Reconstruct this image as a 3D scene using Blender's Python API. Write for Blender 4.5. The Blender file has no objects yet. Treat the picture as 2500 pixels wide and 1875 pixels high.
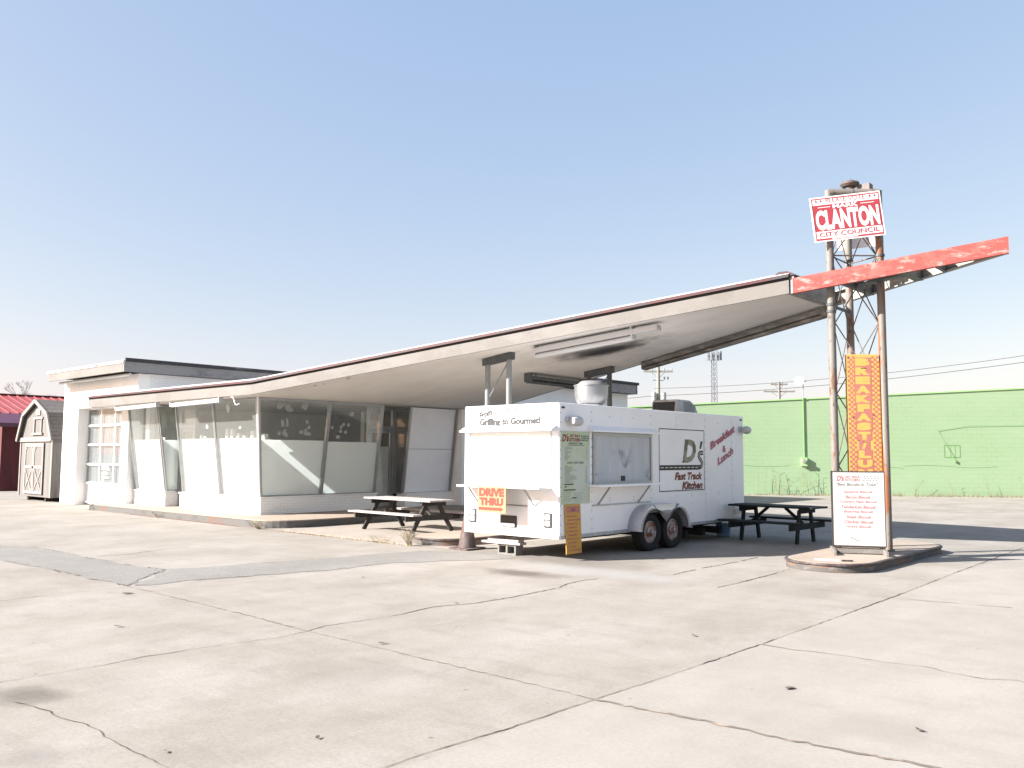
import bpy, math, random
from mathutils import Vector, Matrix
random.seed(7)
sc = bpy.context.scene
C = sc.collection
R = math.radians

# ------------------------------------------------------------------ camera
TH, PIT, ROL = R(41.827), R(4.7223), R(0.2802)
f0 = Vector((-math.sin(TH), math.cos(TH), 0)); r0 = Vector((math.cos(TH), math.sin(TH), 0)); zz = Vector((0, 0, 1))
Fw = math.cos(PIT)*f0 + math.sin(PIT)*zz
U0 = r0.cross(Fw)
Rt = math.cos(ROL)*r0 + math.sin(ROL)*U0
Up = -math.sin(ROL)*r0 + math.cos(ROL)*U0
cd = bpy.data.cameras.new('camera'); cam = bpy.data.objects.new('camera', cd); C.objects.link(cam)
m = Matrix((Rt, Up, -Fw)).transposed().to_4x4(); m.translation = Vector((0, 0, 1.75))
cam.matrix_world = m
cd.sensor_width = 36; cd.lens = 2109.9/2500*36; cd.clip_end = 4000; cd.clip_start = 0.05
sc.camera = cam
# ------------------------------------------------------------------ light
LD = Vector((1.0, 1.52, -1.0)).normalized()
sd = bpy.data.lights.new('sun', 'SUN'); sun = bpy.data.objects.new('sun', sd); C.objects.link(sun)
sd.energy = 5.0; sd.angle = R(0.5); sd.color = (1.0, 0.955, 0.905)
sun.rotation_euler = LD.to_track_quat('-Z', 'Y').to_euler(); sun.location = (-10, -10, 20)
w = bpy.data.worlds.new('World'); sc.world = w; w.use_nodes = True
nt = w.node_tree; bg = nt.nodes['Background']
sky = nt.nodes.new('ShaderNodeTexSky'); sky.sky_type = 'NISHITA'; sky.sun_disc = False
sky.sun_elevation = math.asin(-LD.z); sky.sun_rotation = math.atan2(-LD.x, -LD.y)
sky.air_density = 1.0; sky.dust_density = 1.6; sky.ozone_density = 4.0; sky.altitude = 100
tint = nt.nodes.new('ShaderNodeVectorMath'); tint.operation = 'MULTIPLY_ADD'        # clear-sky model plus a thin even veil of high haze
nt.links.new(sky.outputs[0], tint.inputs[0]); tint.inputs[1].default_value = (1.045, .60, .25); tint.inputs[2].default_value = (.71, 1.275, 2.50)
nt.links.new(tint.outputs[0], bg.inputs[0]); bg.inputs[1].default_value = 0.073
sc.view_settings.view_transform = 'Standard'; sc.view_settings.look = 'None'
sc.view_settings.exposure = 1.8; sc.view_settings.gamma = 1.0
sc.render.engine = 'CYCLES'

# ------------------------------------------------------------------ materials
def newmat(name):
    m = bpy.data.materials.new(name); m.use_nodes = True
    return m, m.node_tree, m.node_tree.nodes['Principled BSDF']
def rgba(c): return (c[0], c[1], c[2], 1)
def coords(nt, brick=False, scale=(1, 1, 1)):
    tc = nt.nodes.new('ShaderNodeTexCoord')
    out = tc.outputs['Object']
    if brick:
        s = nt.nodes.new('ShaderNodeSeparateXYZ'); nt.links.new(out, s.inputs[0])
        a = nt.nodes.new('ShaderNodeMath'); nt.links.new(s.outputs[0], a.inputs[0]); nt.links.new(s.outputs[1], a.inputs[1])
        c = nt.nodes.new('ShaderNodeCombineXYZ'); nt.links.new(a.outputs[0], c.inputs[0]); nt.links.new(s.outputs[2], c.inputs[1])
        out = c.outputs[0]
    if scale != (1, 1, 1):
        mp = nt.nodes.new('ShaderNodeMapping'); mp.inputs['Scale'].default_value = scale
        nt.links.new(out, mp.inputs[0]); out = mp.outputs[0]
    return out
def noise(nt, vec, scale, detail=5, rough=.6):
    n = nt.nodes.new('ShaderNodeTexNoise'); nt.links.new(vec, n.inputs['Vector'])
    n.inputs['Scale'].default_value = scale; n.inputs['Detail'].default_value = detail; n.inputs['Roughness'].default_value = rough
    return n.outputs[0]
def ramp(nt, v, lo, hi):
    r = nt.nodes.new('ShaderNodeMapRange'); r.inputs[1].default_value = lo; r.inputs[2].default_value = hi
    r.clamp = True; nt.links.new(v, r.inputs[0]); return r.outputs[0]
def mixc(nt, fac, a, b):
    x = nt.nodes.new('ShaderNodeMix'); x.data_type = 'RGBA'
    if isinstance(fac, (int, float)): x.inputs[0].default_value = fac
    else: nt.links.new(fac, x.inputs[0])
    for k, c in ((6, a), (7, b)):
        if isinstance(c, tuple): x.inputs[k].default_value = rgba(c)
        else: nt.links.new(c, x.inputs[k])
    return x.outputs[2]
def math2(nt, op, a, b):
    x = nt.nodes.new('ShaderNodeMath'); x.operation = op
    for k, c in ((0, a), (1, b)):
        if isinstance(c, (int, float)): x.inputs[k].default_value = c
        else: nt.links.new(c, x.inputs[k])
    return x.outputs[0]
ALB = {'kerb_grey': .6, 'kerb_steel': .55, 'slab_edge': .48, 'cream_fascia': .275, 'roof_flashing': .8, 'green_blockwork': .56, 'green_coping': .75,
       'red_beam_paint': .55, 'cream_beam_paint': .62, 'weathered_pole': .38, 'rusty_pole': .40, 'weathered_siding': .52, 'pale_trim': .58, 'grey_shingles': .6,
       'red_metal_roof': .8, 'dark_red_siding': .6, 'shaded_red_metal_roof': .5, 'breakfast_yellow': .80, 'breakfast_red': .72, 'campaign_red': .62, 'peach_sign': .75,
       'coral_ink': .6, 'worn_white_wood': .6, 'cinder_block': .6, 'faded_cone': .45, 'grey_wood': .6, 'straw_grass': .72, 'dry_weed': .7, 'galvanised': .7,
       'utility_wood': .7, 'red_line_paint': .6, 'lamp_plastic': .8, 'green_conduit': .75, 'orange_sign': .8, 'pale_green_menu': .85, 'aluminium_frame': .8}
def dim(c, f): return tuple(v*f for v in c)
def mat(name, col, rough=.6, metal=0.0, layers=(), bump=None, spec=.4, brick=None):
    """layers: (colour, mapping scale xyz, noise lo, noise hi, strength)"""
    m, nt, p = newmat(name)
    k_ = ALB[name]*.82 if name in ALB else 1.0; col = dim(col, k_); layers = [(dim(l[0], k_),)+tuple(l[1:]) for l in layers]
    if brick: brick = (brick[0], brick[1], brick[2], dim(brick[3], k_), dim(brick[4], k_))
    p.inputs['Roughness'].default_value = rough; p.inputs['Metallic'].default_value = metal
    p.inputs['Specular IOR Level'].default_value = spec
    cur = col; h = None
    if brick:
        bw, bh, mort, mcol, c2 = brick
        v = coords(nt, True)
        b = nt.nodes.new('ShaderNodeTexBrick'); nt.links.new(v, b.inputs[0])
        b.inputs['Color1'].default_value = rgba(col); b.inputs['Color2'].default_value = rgba(c2); b.inputs['Mortar'].default_value = rgba(mcol)
        b.inputs['Scale'].default_value = 1; b.inputs['Mortar Size'].default_value = mort
        b.inputs['Brick Width'].default_value = bw; b.inputs['Row Height'].default_value = bh; b.inputs['Mortar Smooth'].default_value = .3
        # mortar colour only shows where paint has worn
        wear = ramp(nt, noise(nt, coords(nt, False, (1, 1, 1)), 1.3, 6, .7), .38, .66)
        cur = mixc(nt, math2(nt, 'MULTIPLY', b.outputs['Fac'], wear), b.outputs[0], mcol)
        cur = mixc(nt, wear, mixc(nt, math2(nt, 'MULTIPLY', b.outputs['Fac'], .25), col, mcol), cur)
        h = math2(nt, 'MULTIPLY', b.outputs['Fac'], -1.0)
    for (lc, ls, lo, hi, st) in layers:
        v = coords(nt, False, ls)
        f = math2(nt, 'MULTIPLY', ramp(nt, noise(nt, v, 1.0, 8, .65), lo, hi), st)
        cur = mixc(nt, f, cur, lc)
    if isinstance(cur, tuple): p.inputs['Base Color'].default_value = rgba(cur)
    else: nt.links.new(cur, p.inputs['Base Color'])
    if bump or h is not None:
        bn = nt.nodes.new('ShaderNodeBump')
        if bump:
            bs, bst = bump
            n = noise(nt, coords(nt), bs, 4)
            if h is not None: n = math2(nt, 'ADD', math2(nt, 'MULTIPLY', n, .4), h)
            bn.inputs['Strength'].default_value = bst; bn.inputs['Distance'].default_value = .02
        else:
            n = h; bn.inputs['Strength'].default_value = .5; bn.inputs['Distance'].default_value = .01
        nt.links.new(n, bn.inputs['Height']); nt.links.new(bn.outputs[0], p.inputs['Normal'])
    return m

def concrete(name, col, dark, light, fine=.18):
    m, nt, p = newmat(name)
    col, dark, light = dim(col, .60), dim(dark, .60), dim(light, .60)
    p.inputs['Roughness'].default_value = .85; p.inputs['Specular IOR Level'].default_value = .25
    v = coords(nt)
    a = ramp(nt, noise(nt, coords(nt, False, (.8, .5, 1)), 1, 9, .68), .38, .62)
    cur = mixc(nt, a, dark, light)
    cur = mixc(nt, .25, cur, col)
    s = ramp(nt, noise(nt, coords(nt, False, (1.6, .9, 1)), 1, 8, .75), .55, .8)
    cur = mixc(nt, math2(nt, 'MULTIPLY', s, .55), cur, tuple(c*.58 for c in col))
    s2 = ramp(nt, noise(nt, v, 34, 5, .9), .42, .68)
    cur = mixc(nt, math2(nt, 'MULTIPLY', s2, fine), cur, tuple(c*.35 for c in col))
    s3 = ramp(nt, noise(nt, v, 7, 6, .85), .56, .74)
    s4 = ramp(nt, noise(nt, coords(nt, False, (.9, 3.2, 1)), 1, 9, .7), .52, .72)
    cur = mixc(nt, math2(nt, 'MULTIPLY', s4, .45), cur, tuple(c*.62 for c in col))
    s5 = ramp(nt, noise(nt, v, 14, 8, .9), .61, .70)
    cur = mixc(nt, math2(nt, 'MULTIPLY', s5, .40), cur, tuple(c*.5 for c in col))
    s6 = nt.nodes.new('ShaderNodeTexVoronoi'); s6.inputs['Scale'].default_value = 2.3; nt.links.new(v, s6.inputs['Vector'])
    dots = nt.nodes.new('ShaderNodeMapRange'); dots.inputs[1].default_value = .045; dots.inputs[2].default_value = .03; nt.links.new(s6.outputs['Distance'], dots.inputs[0])
    cur = mixc(nt, math2(nt, 'MULTIPLY', dots.outputs[0], .55), cur, tuple(c*.3 for c in col))
    cur = mixc(nt, math2(nt, 'MULTIPLY', s3, .5), cur, tuple(min(1, c*1.35) for c in col))
    nt.links.new(cur, p.inputs['Base Color'])
    bn = nt.nodes.new('ShaderNodeBump'); bn.inputs['Strength'].default_value = .16; bn.inputs['Distance'].default_value = .005
    nt.links.new(noise(nt, v, 45, 5, .8), bn.inputs['Height']); nt.links.new(bn.outputs[0], p.inputs['Normal'])
    return m, nt, p, cur

M = {}
WHITE = (.8, .8, .79)
gm, gnt, gp_, gcur = concrete('concrete_lot', (.425, .396, .350), (.365, .333, .285), (.51, .48, .44), .4)
def blob(nt, cur, cx, cy, rx, ry, col, st, amp=1.3):
    """a stain with a shape of its own"""
    s = nt.nodes.new('ShaderNodeSeparateXYZ'); nt.links.new(coords(nt), s.inputs[0])
    dx = math2(nt, 'DIVIDE', math2(nt, 'SUBTRACT', s.outputs[0], cx), rx); dy = math2(nt, 'DIVIDE', math2(nt, 'SUBTRACT', s.outputs[1], cy), ry)
    d = math2(nt, 'SQRT', math2(nt, 'ADD', math2(nt, 'MULTIPLY', dx, dx), math2(nt, 'MULTIPLY', dy, dy)), 0)
    d = math2(nt, 'ADD', d, math2(nt, 'MULTIPLY', math2(nt, 'SUBTRACT', noise(nt, coords(nt), 2.2, 6, .7), .5), amp))
    f = nt.nodes.new('ShaderNodeMapRange'); f.inputs[1].default_value = 1.0; f.inputs[2].default_value = .3; nt.links.new(d, f.inputs[0])
    return mixc(nt, math2(nt, 'MULTIPLY', f.outputs[0], st), cur, col)
g = gcur
for a in ((-7.9, 10.75, 2.3, .62, (.262, .258, .25), .75), (-8.55, 9.85, .85, .42, (.085, .07, .06), .85), (-5.6, 4.4, .8, .6, (.16, .15, .135), .25),
          (-6.9, 2.45, .35, .28, (.09, .085, .075), .7), (-5.5, 2.0, .3, .25, (.14, .13, .12), .5), (-2.0, 5.9, .5, .45, (.15, .135, .12), .4), (-9.4, 11.6, 2.2, .9, (.13, .12, .11), .6)):
    g = blob(gnt, g, *a)
sx_ = gnt.nodes.new('ShaderNodeSeparateXYZ'); gnt.links.new(coords(gnt), sx_.inputs[0])      # the slabs beyond the long joint were poured later and are paler
g = mixc(gnt, math2(gnt, 'MULTIPLY', math2(gnt, 'GREATER_THAN', sx_.outputs[0], -3.79), .30), g, (.30, .285, .265))
gnt.links.new(g, gp_.inputs['Base Color'])
M['lot'] = gm
M['pad'] = concrete('pale_pad', (.48, .435, .385), (.44, .40, .35), (.52, .475, .425), .2)[0]
M['slab'] = concrete('walkway', (.48, .40, .33), (.44, .36, .29), (.54, .46, .39), .1)[0]
M['asphalt'] = concrete('old_asphalt', (.375, .362, .338), (.335, .322, .30), (.415, .402, .375), .75)[0]
M['patchpale'] = concrete('pale_patch', (.41, .39, .37), (.39, .37, .35), (.44, .42, .40), .3)[0]
M['kerb'] = mat('kerb_grey', (.16, .155, .15), .8, layers=[((.33, .2, .14), (2, 2, 9), .5, .62, .8), ((.38, .37, .35), (3, 3, 8), .56, .7, .7)], bump=(40, .4))
M['kerbsteel'] = mat('kerb_steel', (.12, .085, .085), .55, layers=[((.3, .27, .27), (5, 5, 14), .45, .65, .8)], bump=(40, .3), metal=.3)
M['slabedge'] = mat('slab_edge', (.25, .25, .24), .85, layers=[((.34, .2, .15), (.6, .6, .6), .56, .62, .8), ((.14, .14, .14), (2, 2, 6), .5, .7, .6)], bump=(30, .4))
M['crack'] = mat('crack_dark', (.06, .05, .045), .95, layers=[((.18, .15, .11), (6, 6, 1), .45, .6, .8)])
M['crackpale'] = mat('crack_worn', (.13, .115, .1), .95, layers=[((.34, .26, .2), (5, 5, 1), .5, .6, .8)])
M['redline'] = mat('red_line_paint', (.55, .19, .15), .8, layers=[((.42, .36, .31), (5, 5, 5), .5, .6, .8)])
M['paint'] = mat('white_masonry', (.80, .79, .77), .7, layers=[((.5, .48, .45), (2, 2, 5), .62, .72, .5), ((.68, .66, .64), (.5, .5, .9), .45, .7, .6)], bump=(25, .15))
M['brick'] = mat('painted_brick', (.78, .78, .77), .7, layers=[((.4, .39, .37), (3, 3, 4), .66, .74, .45)], brick=(.22, .075, .008, (.62, .61, .60), (.76, .76, .75)), bump=(30, .35))
M['green'] = mat('green_blockwork', (.50, .72, .42), .75, layers=[((.56, .76, .49), (.25, .25, .6), .4, .7, .7), ((.40, .60, .32), (.15, .15, 1.5), .58, .75, .35)], brick=(.4, .2, .007, (.36, .56, .29), (.48, .70, .40)), bump=(20, .25))
M['greencap'] = mat('green_coping', (.42, .70, .30), .6, layers=[((.3, .5, .2), (1, 1, 3), .55, .7, .6)])
M['fascia'] = mat('cream_fascia', (.64, .60, .56), .6, layers=[((.48, .45, .42), (1.1, 1.1, 1.6), .50, .56, .45), ((.36, .34, .32), (.5, 6, 6), .62, .72, .5), ((.75, .72, .68), (.8, .8, 2), .5, .6, .5)], bump=(14, .1))
M['darkfascia'] = mat('dark_fascia', (.22, .22, .22), .6, layers=[((.1, .1, .1), (2, 2, 5), .5, .65, .6)], bump=(14, .1))
M['flash'] = mat('roof_flashing', (.72, .69, .68), .6, layers=[((.42, .06, .06), (3, 3, 6), .58, .64, .7), ((.3, .28, .28), (3, 2, 12), .56, .64, .7)], bump=(30, .3))
M['drip'] = mat('drip_edge', (.07, .022, .025), .5, layers=[((.04, .04, .045), (1.5, 1.5, 3), .45, .6, .9)])
M['gap'] = mat('dark_gap', (.03, .03, .03), .9)
M['asphroof'] = mat('felt_roof', (.035, .035, .04), .75, layers=[((.16, .17, .18), (2, 1, 6), .55, .65, .8)], bump=(20, .5))
sm, snt, sp, scur = None, None, None, None
def soffit_mat():
    m, nt, p = newmat('soffit'); p.inputs['Roughness'].default_value = .7
    cur = mixc(nt, ramp(nt, noise(nt, coords(nt, False, (.5, 1.2, 1)), 1, 8, .6), .35, .7), (.54, .52, .49), (.63, .61, .58))
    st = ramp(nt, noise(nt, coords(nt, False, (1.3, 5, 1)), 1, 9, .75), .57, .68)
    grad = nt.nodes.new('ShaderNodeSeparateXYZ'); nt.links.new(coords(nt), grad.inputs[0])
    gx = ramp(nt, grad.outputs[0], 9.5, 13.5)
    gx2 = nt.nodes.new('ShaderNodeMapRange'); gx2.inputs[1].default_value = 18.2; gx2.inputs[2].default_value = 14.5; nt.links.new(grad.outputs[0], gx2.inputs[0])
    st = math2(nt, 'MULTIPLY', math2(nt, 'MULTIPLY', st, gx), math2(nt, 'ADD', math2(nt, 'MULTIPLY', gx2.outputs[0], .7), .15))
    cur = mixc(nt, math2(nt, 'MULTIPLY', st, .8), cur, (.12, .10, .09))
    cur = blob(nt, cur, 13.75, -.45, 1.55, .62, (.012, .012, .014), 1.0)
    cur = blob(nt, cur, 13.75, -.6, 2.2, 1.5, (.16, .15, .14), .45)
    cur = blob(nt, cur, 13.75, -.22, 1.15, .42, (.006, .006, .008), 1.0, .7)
    nt.links.new(cur, p.inputs['Base Color']); return m
M['soffit'] = soffit_mat()
M['steeldark'] = mat('dark_steel', (.055, .06, .065), .5, layers=[((.15, .16, .16), (8, 8, 3), .5, .7, .5)])
M['postgrey'] = mat('post_paint', (.17, .185, .19), .5, layers=[((.2, .2, .2), (6, 6, 2), .5, .7, .5)])
M['beamred'] = mat('red_beam_paint', (.58, .10, .085), .65, layers=[((.64, .20, .17), (3, 4, 6), .50, .64, .7), ((.68, .48, .43), (4, 6, 11), .54, .63, .8), ((.38, .30, .28), (3, 5, 8), .60, .66, .8)], bump=(20, .15))
M['beamcream'] = mat('cream_beam_paint', (.50, .50, .46), .65, layers=[((.28, .2, .14), (1.5, 1.5, 4), .6, .7, .7)])
M['pole'] = mat('weathered_pole', (.47, .45, .42), .6, layers=[((.56, .47, .43), (3, 3, .9), .45, .6, .7), ((.36, .15, .065), (5, 5, 1.3), .53, .61, .9), ((.10, .05, .035), (12, 12, 7), .61, .66, .9)], bump=(30, .15))
M['polerust'] = mat('rusty_pole', (.48, .44, .40), .6, layers=[((.55, .20, .07), (6, 6, .7), .49, .56, .95), ((.12, .05, .03), (12, 12, 5), .6, .66, .9)], bump=(30, .15))
M['hub'] = mat('hub_rust', (.085, .08, .075), .7, layers=[((.16, .08, .05), (9, 9, 9), .5, .6, .8)])
M['rod'] = mat('brace_rod', (.10, .095, .095), .6, layers=[((.3, .13, .07), (6, 6, 3), .5, .65, .5)])
M['alu'] = mat('aluminium_frame', (.52, .53, .54), .35, metal=.75, layers=[((.4, .41, .42), (2, 2, 6), .5, .7, .6)])
M['alupaint'] = mat('white_frame', (.70, .71, .70), .45, layers=[((.5, .5, .5), (3, 3, 8), .55, .7, .5)])
M['board'] = mat('painted_board', (.72, .74, .78), .6, layers=[((.6, .62, .66), (.8, .8, 1.5), .45, .7, .6), ((.35, .35, .35), (4, 4, 6), .68, .74, .6)])
M['grimy'] = mat('grimy_lamp_metal', (.20, .185, .165), .7, layers=[((.07, .065, .06), (.9, 4, 4), .42, .62, .85), ((.36, .34, .31), (2, 6, 6), .55, .68, .7)])
M['greyboard'] = mat('grey_board', (.42, .42, .40), .8, layers=[((.55, .55, .53), (2, 2, 3), .5, .65, .7)])
M['trailer'] = mat('trailer_skin', (.80, .80, .81), .38, layers=[((.70, .70, .72), (.8, .8, 1.2), .45, .7, .6), ((.5, .5, .5), (9, 9, 2), .68, .75, .3)], bump=(3, .04))
M['trailerrail'] = mat('trailer_rail', (.36, .38, .40), .45, metal=.4, layers=[((.55, .56, .57), (12, 12, 12), .5, .6, .6)])
M['shutter'] = mat('shutter_steel', (.42, .44, .46), .55, metal=.15, layers=[((.55, .57, .59), (6, 6, 1), .45, .7, .6), ((.10, .10, .13), (2.6, 2.6, 2.6), .56, .68, .7)])
M['shutterwhite'] = mat('shutter_white', (.78, .78, .77), .45, layers=[((.72, .72, .71), (3, 3, 1), .45, .7, .6)])
M['diamond'] = mat('diamond_plate', (.62, .63, .65), .4, metal=.6, layers=[((.42, .43, .46), (55, 55, 55), .5, .6, .6)])
M['stainless'] = mat('spun_aluminium', (.27, .28, .29), .42, metal=.8, layers=[((.4, .42, .43), (5, 5, 1), .5, .7, .5)])
M['tyre'] = mat('tyre_rubber', (.011, .011, .012), .85, layers=[((.028, .028, .028), (6, 6, 6), .5, .7, .5)], bump=(60, .3))
M['rim'] = mat('chrome_rim', (.30, .29, .28), .4, metal=.6, layers=[((.28, .09, .045), (8, 8, 8), .46, .56, .9)])
M['dark'] = mat('dark_interior', (.02, .02, .022), .9)
M['black'] = mat('black_paint', (.015, .015, .017), .5)
M['plastic'] = mat('lamp_plastic', (.66, .67, .68), .4, layers=[((.5, .5, .5), (9, 9, 9), .6, .7, .5)])
M['lens'] = mat('lamp_lens', (.75, .74, .72), .15, layers=[((.35, .33, .32), (40, 40, 40), .5, .6, .6)])
M['acgrey'] = mat('ac_shell', (.40, .41, .42), .5, layers=[((.3, .3, .31), (3, 3, 3), .5, .7, .5)])
M['grille'] = mat('ac_grille', (.02, .03, .035), .6)
M['block'] = mat('cinder_block', (.36, .35, .33), .9, layers=[((.2, .2, .19), (12, 12, 12), .5, .7, .6)], bump=(60, .6))
M['cone'] = mat('faded_cone', (.20, .12, .115), .75, layers=[((.35, .33, .32), (7, 7, 3), .45, .58, .6)])
M['woodwhite'] = mat('worn_white_wood', (.62, .57, .56), .8, layers=[((.34, .3, .28), (1.5, 14, 14), .56, .66, .7), ((.75, .72, .7), (2, 9, 9), .5, .6, .6)], bump=(30, .3))
M['wooddark'] = mat('dark_wood', (.028, .024, .021), .85, layers=[((.085, .07, .06), (6, 14, 3), .54, .66, .7)], bump=(30, .4))
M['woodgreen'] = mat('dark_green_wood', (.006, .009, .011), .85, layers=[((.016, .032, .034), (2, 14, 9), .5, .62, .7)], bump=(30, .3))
M['woodgrey'] = mat('grey_wood', (.30, .28, .26), .85, layers=[((.4, .38, .36), (2, 12, 12), .5, .65, .7)], bump=(30, .3))
M['barn'] = mat('weathered_siding', (.33, .32, .305), .85, layers=[((.20, .18, .17), (14, 14, .6), .48, .64, .75), ((.46, .435, .41), (20, 20, .5), .54, .66, .6)], bump=(20, .2))
M['barntrim'] = mat('pale_trim', (.47, .43, .41), .8, layers=[((.3, .27, .25), (9, 9, 2), .52, .66, .6)])
M['shingle'] = mat('grey_shingles', (.24, .22, .20), .9, brick=(.3, .14, .01, (.10, .09, .085), (.29, .26, .24)), bump=(40, .5))
M['redroof'] = mat('red_metal_roof', (.44, .085, .085), .45, layers=[((.5, .15, .14), (1, 1, 1), .45, .65, .5)])
M['redwall'] = mat('dark_red_siding', (.17, .022, .028), .7, layers=[((.10, .015, .02), (3, 3, .6), .48, .62, .7)])
M['redroofshade'] = mat('shaded_red_metal_roof', (.20, .06, .13), .5, layers=[((.15, .045, .10), (2, 2, 2), .45, .65, .5)])  # red roof where a shadow falls, the shade painted in as dark plum
M['orange'] = mat('orange_sign', (.74, .40, .07), .45)
M['orangeedge'] = mat('orange_sign_side', (.62, .22, .02), .5)
M['bfyellow'] = mat('breakfast_yellow', (.86, .53, .14), .5, layers=[((.76, .42, .10), (2, 2, 2), .45, .7, .5)])
M['bfred'] = mat('breakfast_red', (.64, .22, .175), .5, layers=[((.68, .3, .24), (2, 2, 2), .45, .65, .6)])
M['signwhite'] = mat('sign_white', (.82, .80, .80), .5)
M['signred'] = mat('campaign_red', (.66, .085, .11), .5)
M['peach'] = mat('peach_sign', (.46, .30, .17), .55)
M['coral'] = mat('coral_ink', (.46, .075, .045), .5)
M['maroon'] = mat('maroon_ink', (.36, .09, .14), .5, layers=[((.42, .2, .25), (20, 20, 20), .5, .6, .6)])
M['pinkink'] = mat('faded_pink_ink', (.26, .115, .125), .6)
M['textink'] = mat('dark_grey_ink', (.035, .036, .04), .6)
M['boardwhite'] = mat('board_white', (.40, .395, .39), .5)
M['greyink'] = mat('grey_ink', (.16, .165, .17), .6)
M['paleink'] = mat('faded_grey_ink', (.10, .10, .105), .6)
M['greenpaper'] = mat('pale_green_menu', (.60, .70, .48), .5, layers=[((.68, .74, .66), (1.5, 1.5, 1.2), .45, .6, .9), ((.50, .62, .33), (2, 2, 1), .55, .7, .6)])
M['bronze'] = mat('bronze_ink', (.07, .05, .04), .4, layers=[((.30, .29, .22), (2, 2.5, 2), .5, .62, .8)])
M['galv'] = mat('galvanised', (.50, .51, .52), .5, metal=.3)
M['polewood'] = mat('utility_wood', (.36, .33, .31), .9)
M['wire'] = mat('wire_black', (.05, .05, .055), .7)
M['towergrey'] = mat('tower_steel', (.11, .125, .15), .6)
M['conduit'] = mat('green_conduit', (.20, .50, .13), .6)
M['weed'] = mat('dry_weed', (.30, .26, .15), .9, layers=[((.18, .22, .09), (4, 4, 4), .5, .6, .7)])
M['straw'] = mat('straw_grass', (.50, .43, .30), .9)
M['twig'] = mat('bare_twig', (.30, .29, .30), .9)
M['leaf'] = mat('dead_leaf', (.11, .10, .09), .9)
M['cord'] = mat('cord', (.07, .06, .06), .7)
M['inwall'] = mat('stained_plaster', (.52, .52, .46), .8, layers=[((.55, .44, .12), (.8, .8, .7), .62, .72, .6), ((.34, .33, .29), (1.3, 1.3, 1.3), .5, .7, .6)])
M['indark'] = mat('dark_panelling', (.10, .09, .08), .7, layers=[((.2, .17, .15), (.8, .8, .8), .5, .65, .7)])
M['tile'] = mat('ceiling_tile', (.31, .31, .29), .85, layers=[((.28, .27, .22), (1, 1, 1), .5, .7, .6)])
M['blinds'] = mat('door_lining', (.07, .085, .10), .8, layers=[((.15, .17, .195), (12, 12, 1.4), .5, .62, .7)])
M['panelwhite'] = mat('door_panel', (.72, .68, .68), .6)
M['blue'] = mat('faded_blue_tub', (.10, .2, .32), .5)
def glass(name, tint, amount=.12):
    m, nt, p = newmat(name); out = nt.nodes['Material Output']
    tr = nt.nodes.new('ShaderNodeBsdfTransparent'); tr.inputs[0].default_value = rgba(tint)
    gl = nt.nodes.new('ShaderNodeBsdfGlossy'); gl.inputs['Roughness'].default_value = .03
    df = nt.nodes.new('ShaderNodeBsdfDiffuse'); df.inputs[0].default_value = (.6, .62, .6, 1)
    lw = nt.nodes.new('ShaderNodeLayerWeight'); lw.inputs[0].default_value = .5
    fr = math2(nt, 'ADD', math2(nt, 'MULTIPLY', math2(nt, 'POWER', lw.outputs['Facing'], 5.0), .9), .045)
    a = nt.nodes.new('ShaderNodeMixShader'); a.inputs[0].default_value = amount
    nt.links.new(tr.outputs[0], a.inputs[1]); nt.links.new(df.outputs[0], a.inputs[2])
    b = nt.nodes.new('ShaderNodeMixShader'); nt.links.new(fr, b.inputs[0])
    nt.links.new(a.outputs[0], b.inputs[1]); nt.links.new(gl.outputs[0], b.inputs[2]); nt.links.new(b.outputs[0], out.inputs[0])
    return m
M['glass'] = glass('window_glass', (.97, .988, .985), .075)
def film():
    m, nt, p = newmat('white_window_film'); out = nt.nodes['Material Output']
    d = nt.nodes.new('ShaderNodeBsdfDiffuse'); t = nt.nodes.new('ShaderNodeBsdfTranslucent')
    col = mixc(nt, ramp(nt, noise(nt, coords(nt, False, (.9, .9, .6)), 1, 6), .35, .7), (.93, .95, .95), (.87, .91, .91))
    nt.links.new(col, d.inputs[0]); nt.links.new(col, t.inputs[0])
    a = nt.nodes.new('ShaderNodeMixShader'); a.inputs[0].default_value = .3
    nt.links.new(d.outputs[0], a.inputs[1]); nt.links.new(t.outputs[0], a.inputs[2]); nt.links.new(a.outputs[0], out.inputs[0])
    return m
M['film'] = film()

# ------------------------------------------------------------------ mesh builder
WM = {}                                    # world matrix of every parent
def reg(o, m=None): WM[o.name] = m.copy() if m else Matrix.Identity(4)
def tag(o, label=None, cat=None, group=None, kind=None):
    for k, v in (('label', label), ('category', cat), ('group', group), ('kind', kind)):
        if v: o[k] = v
    return o
def thing(name, loc, label, cat, group=None, rz=0.0):
    o = bpy.data.objects.new(name, None); C.objects.link(o); o.empty_display_size = .2
    o.location = loc; o.rotation_euler = (0, 0, rz)
    reg(o, Matrix.Translation(Vector(loc)) @ Matrix.Rotation(rz, 4, 'Z'))
    return tag(o, label, cat, group)
SPLIT = {'board_frame', 'clamp', 'bracket', 'bottom_rail', 'shelf_brace', 'lens', 'marker_light', 'upright', 'foot', 'skid', 'cross_beam', 'transformer', 'cutout',
         'lamp_tube', 'end_cap', 'window_sill', 'brace_rod', 'insulator', 'antenna', 'axle_gear', 'paint_patch', 'soffit_hole', 'tear', 'top_ring', 'insulator'}
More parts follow.
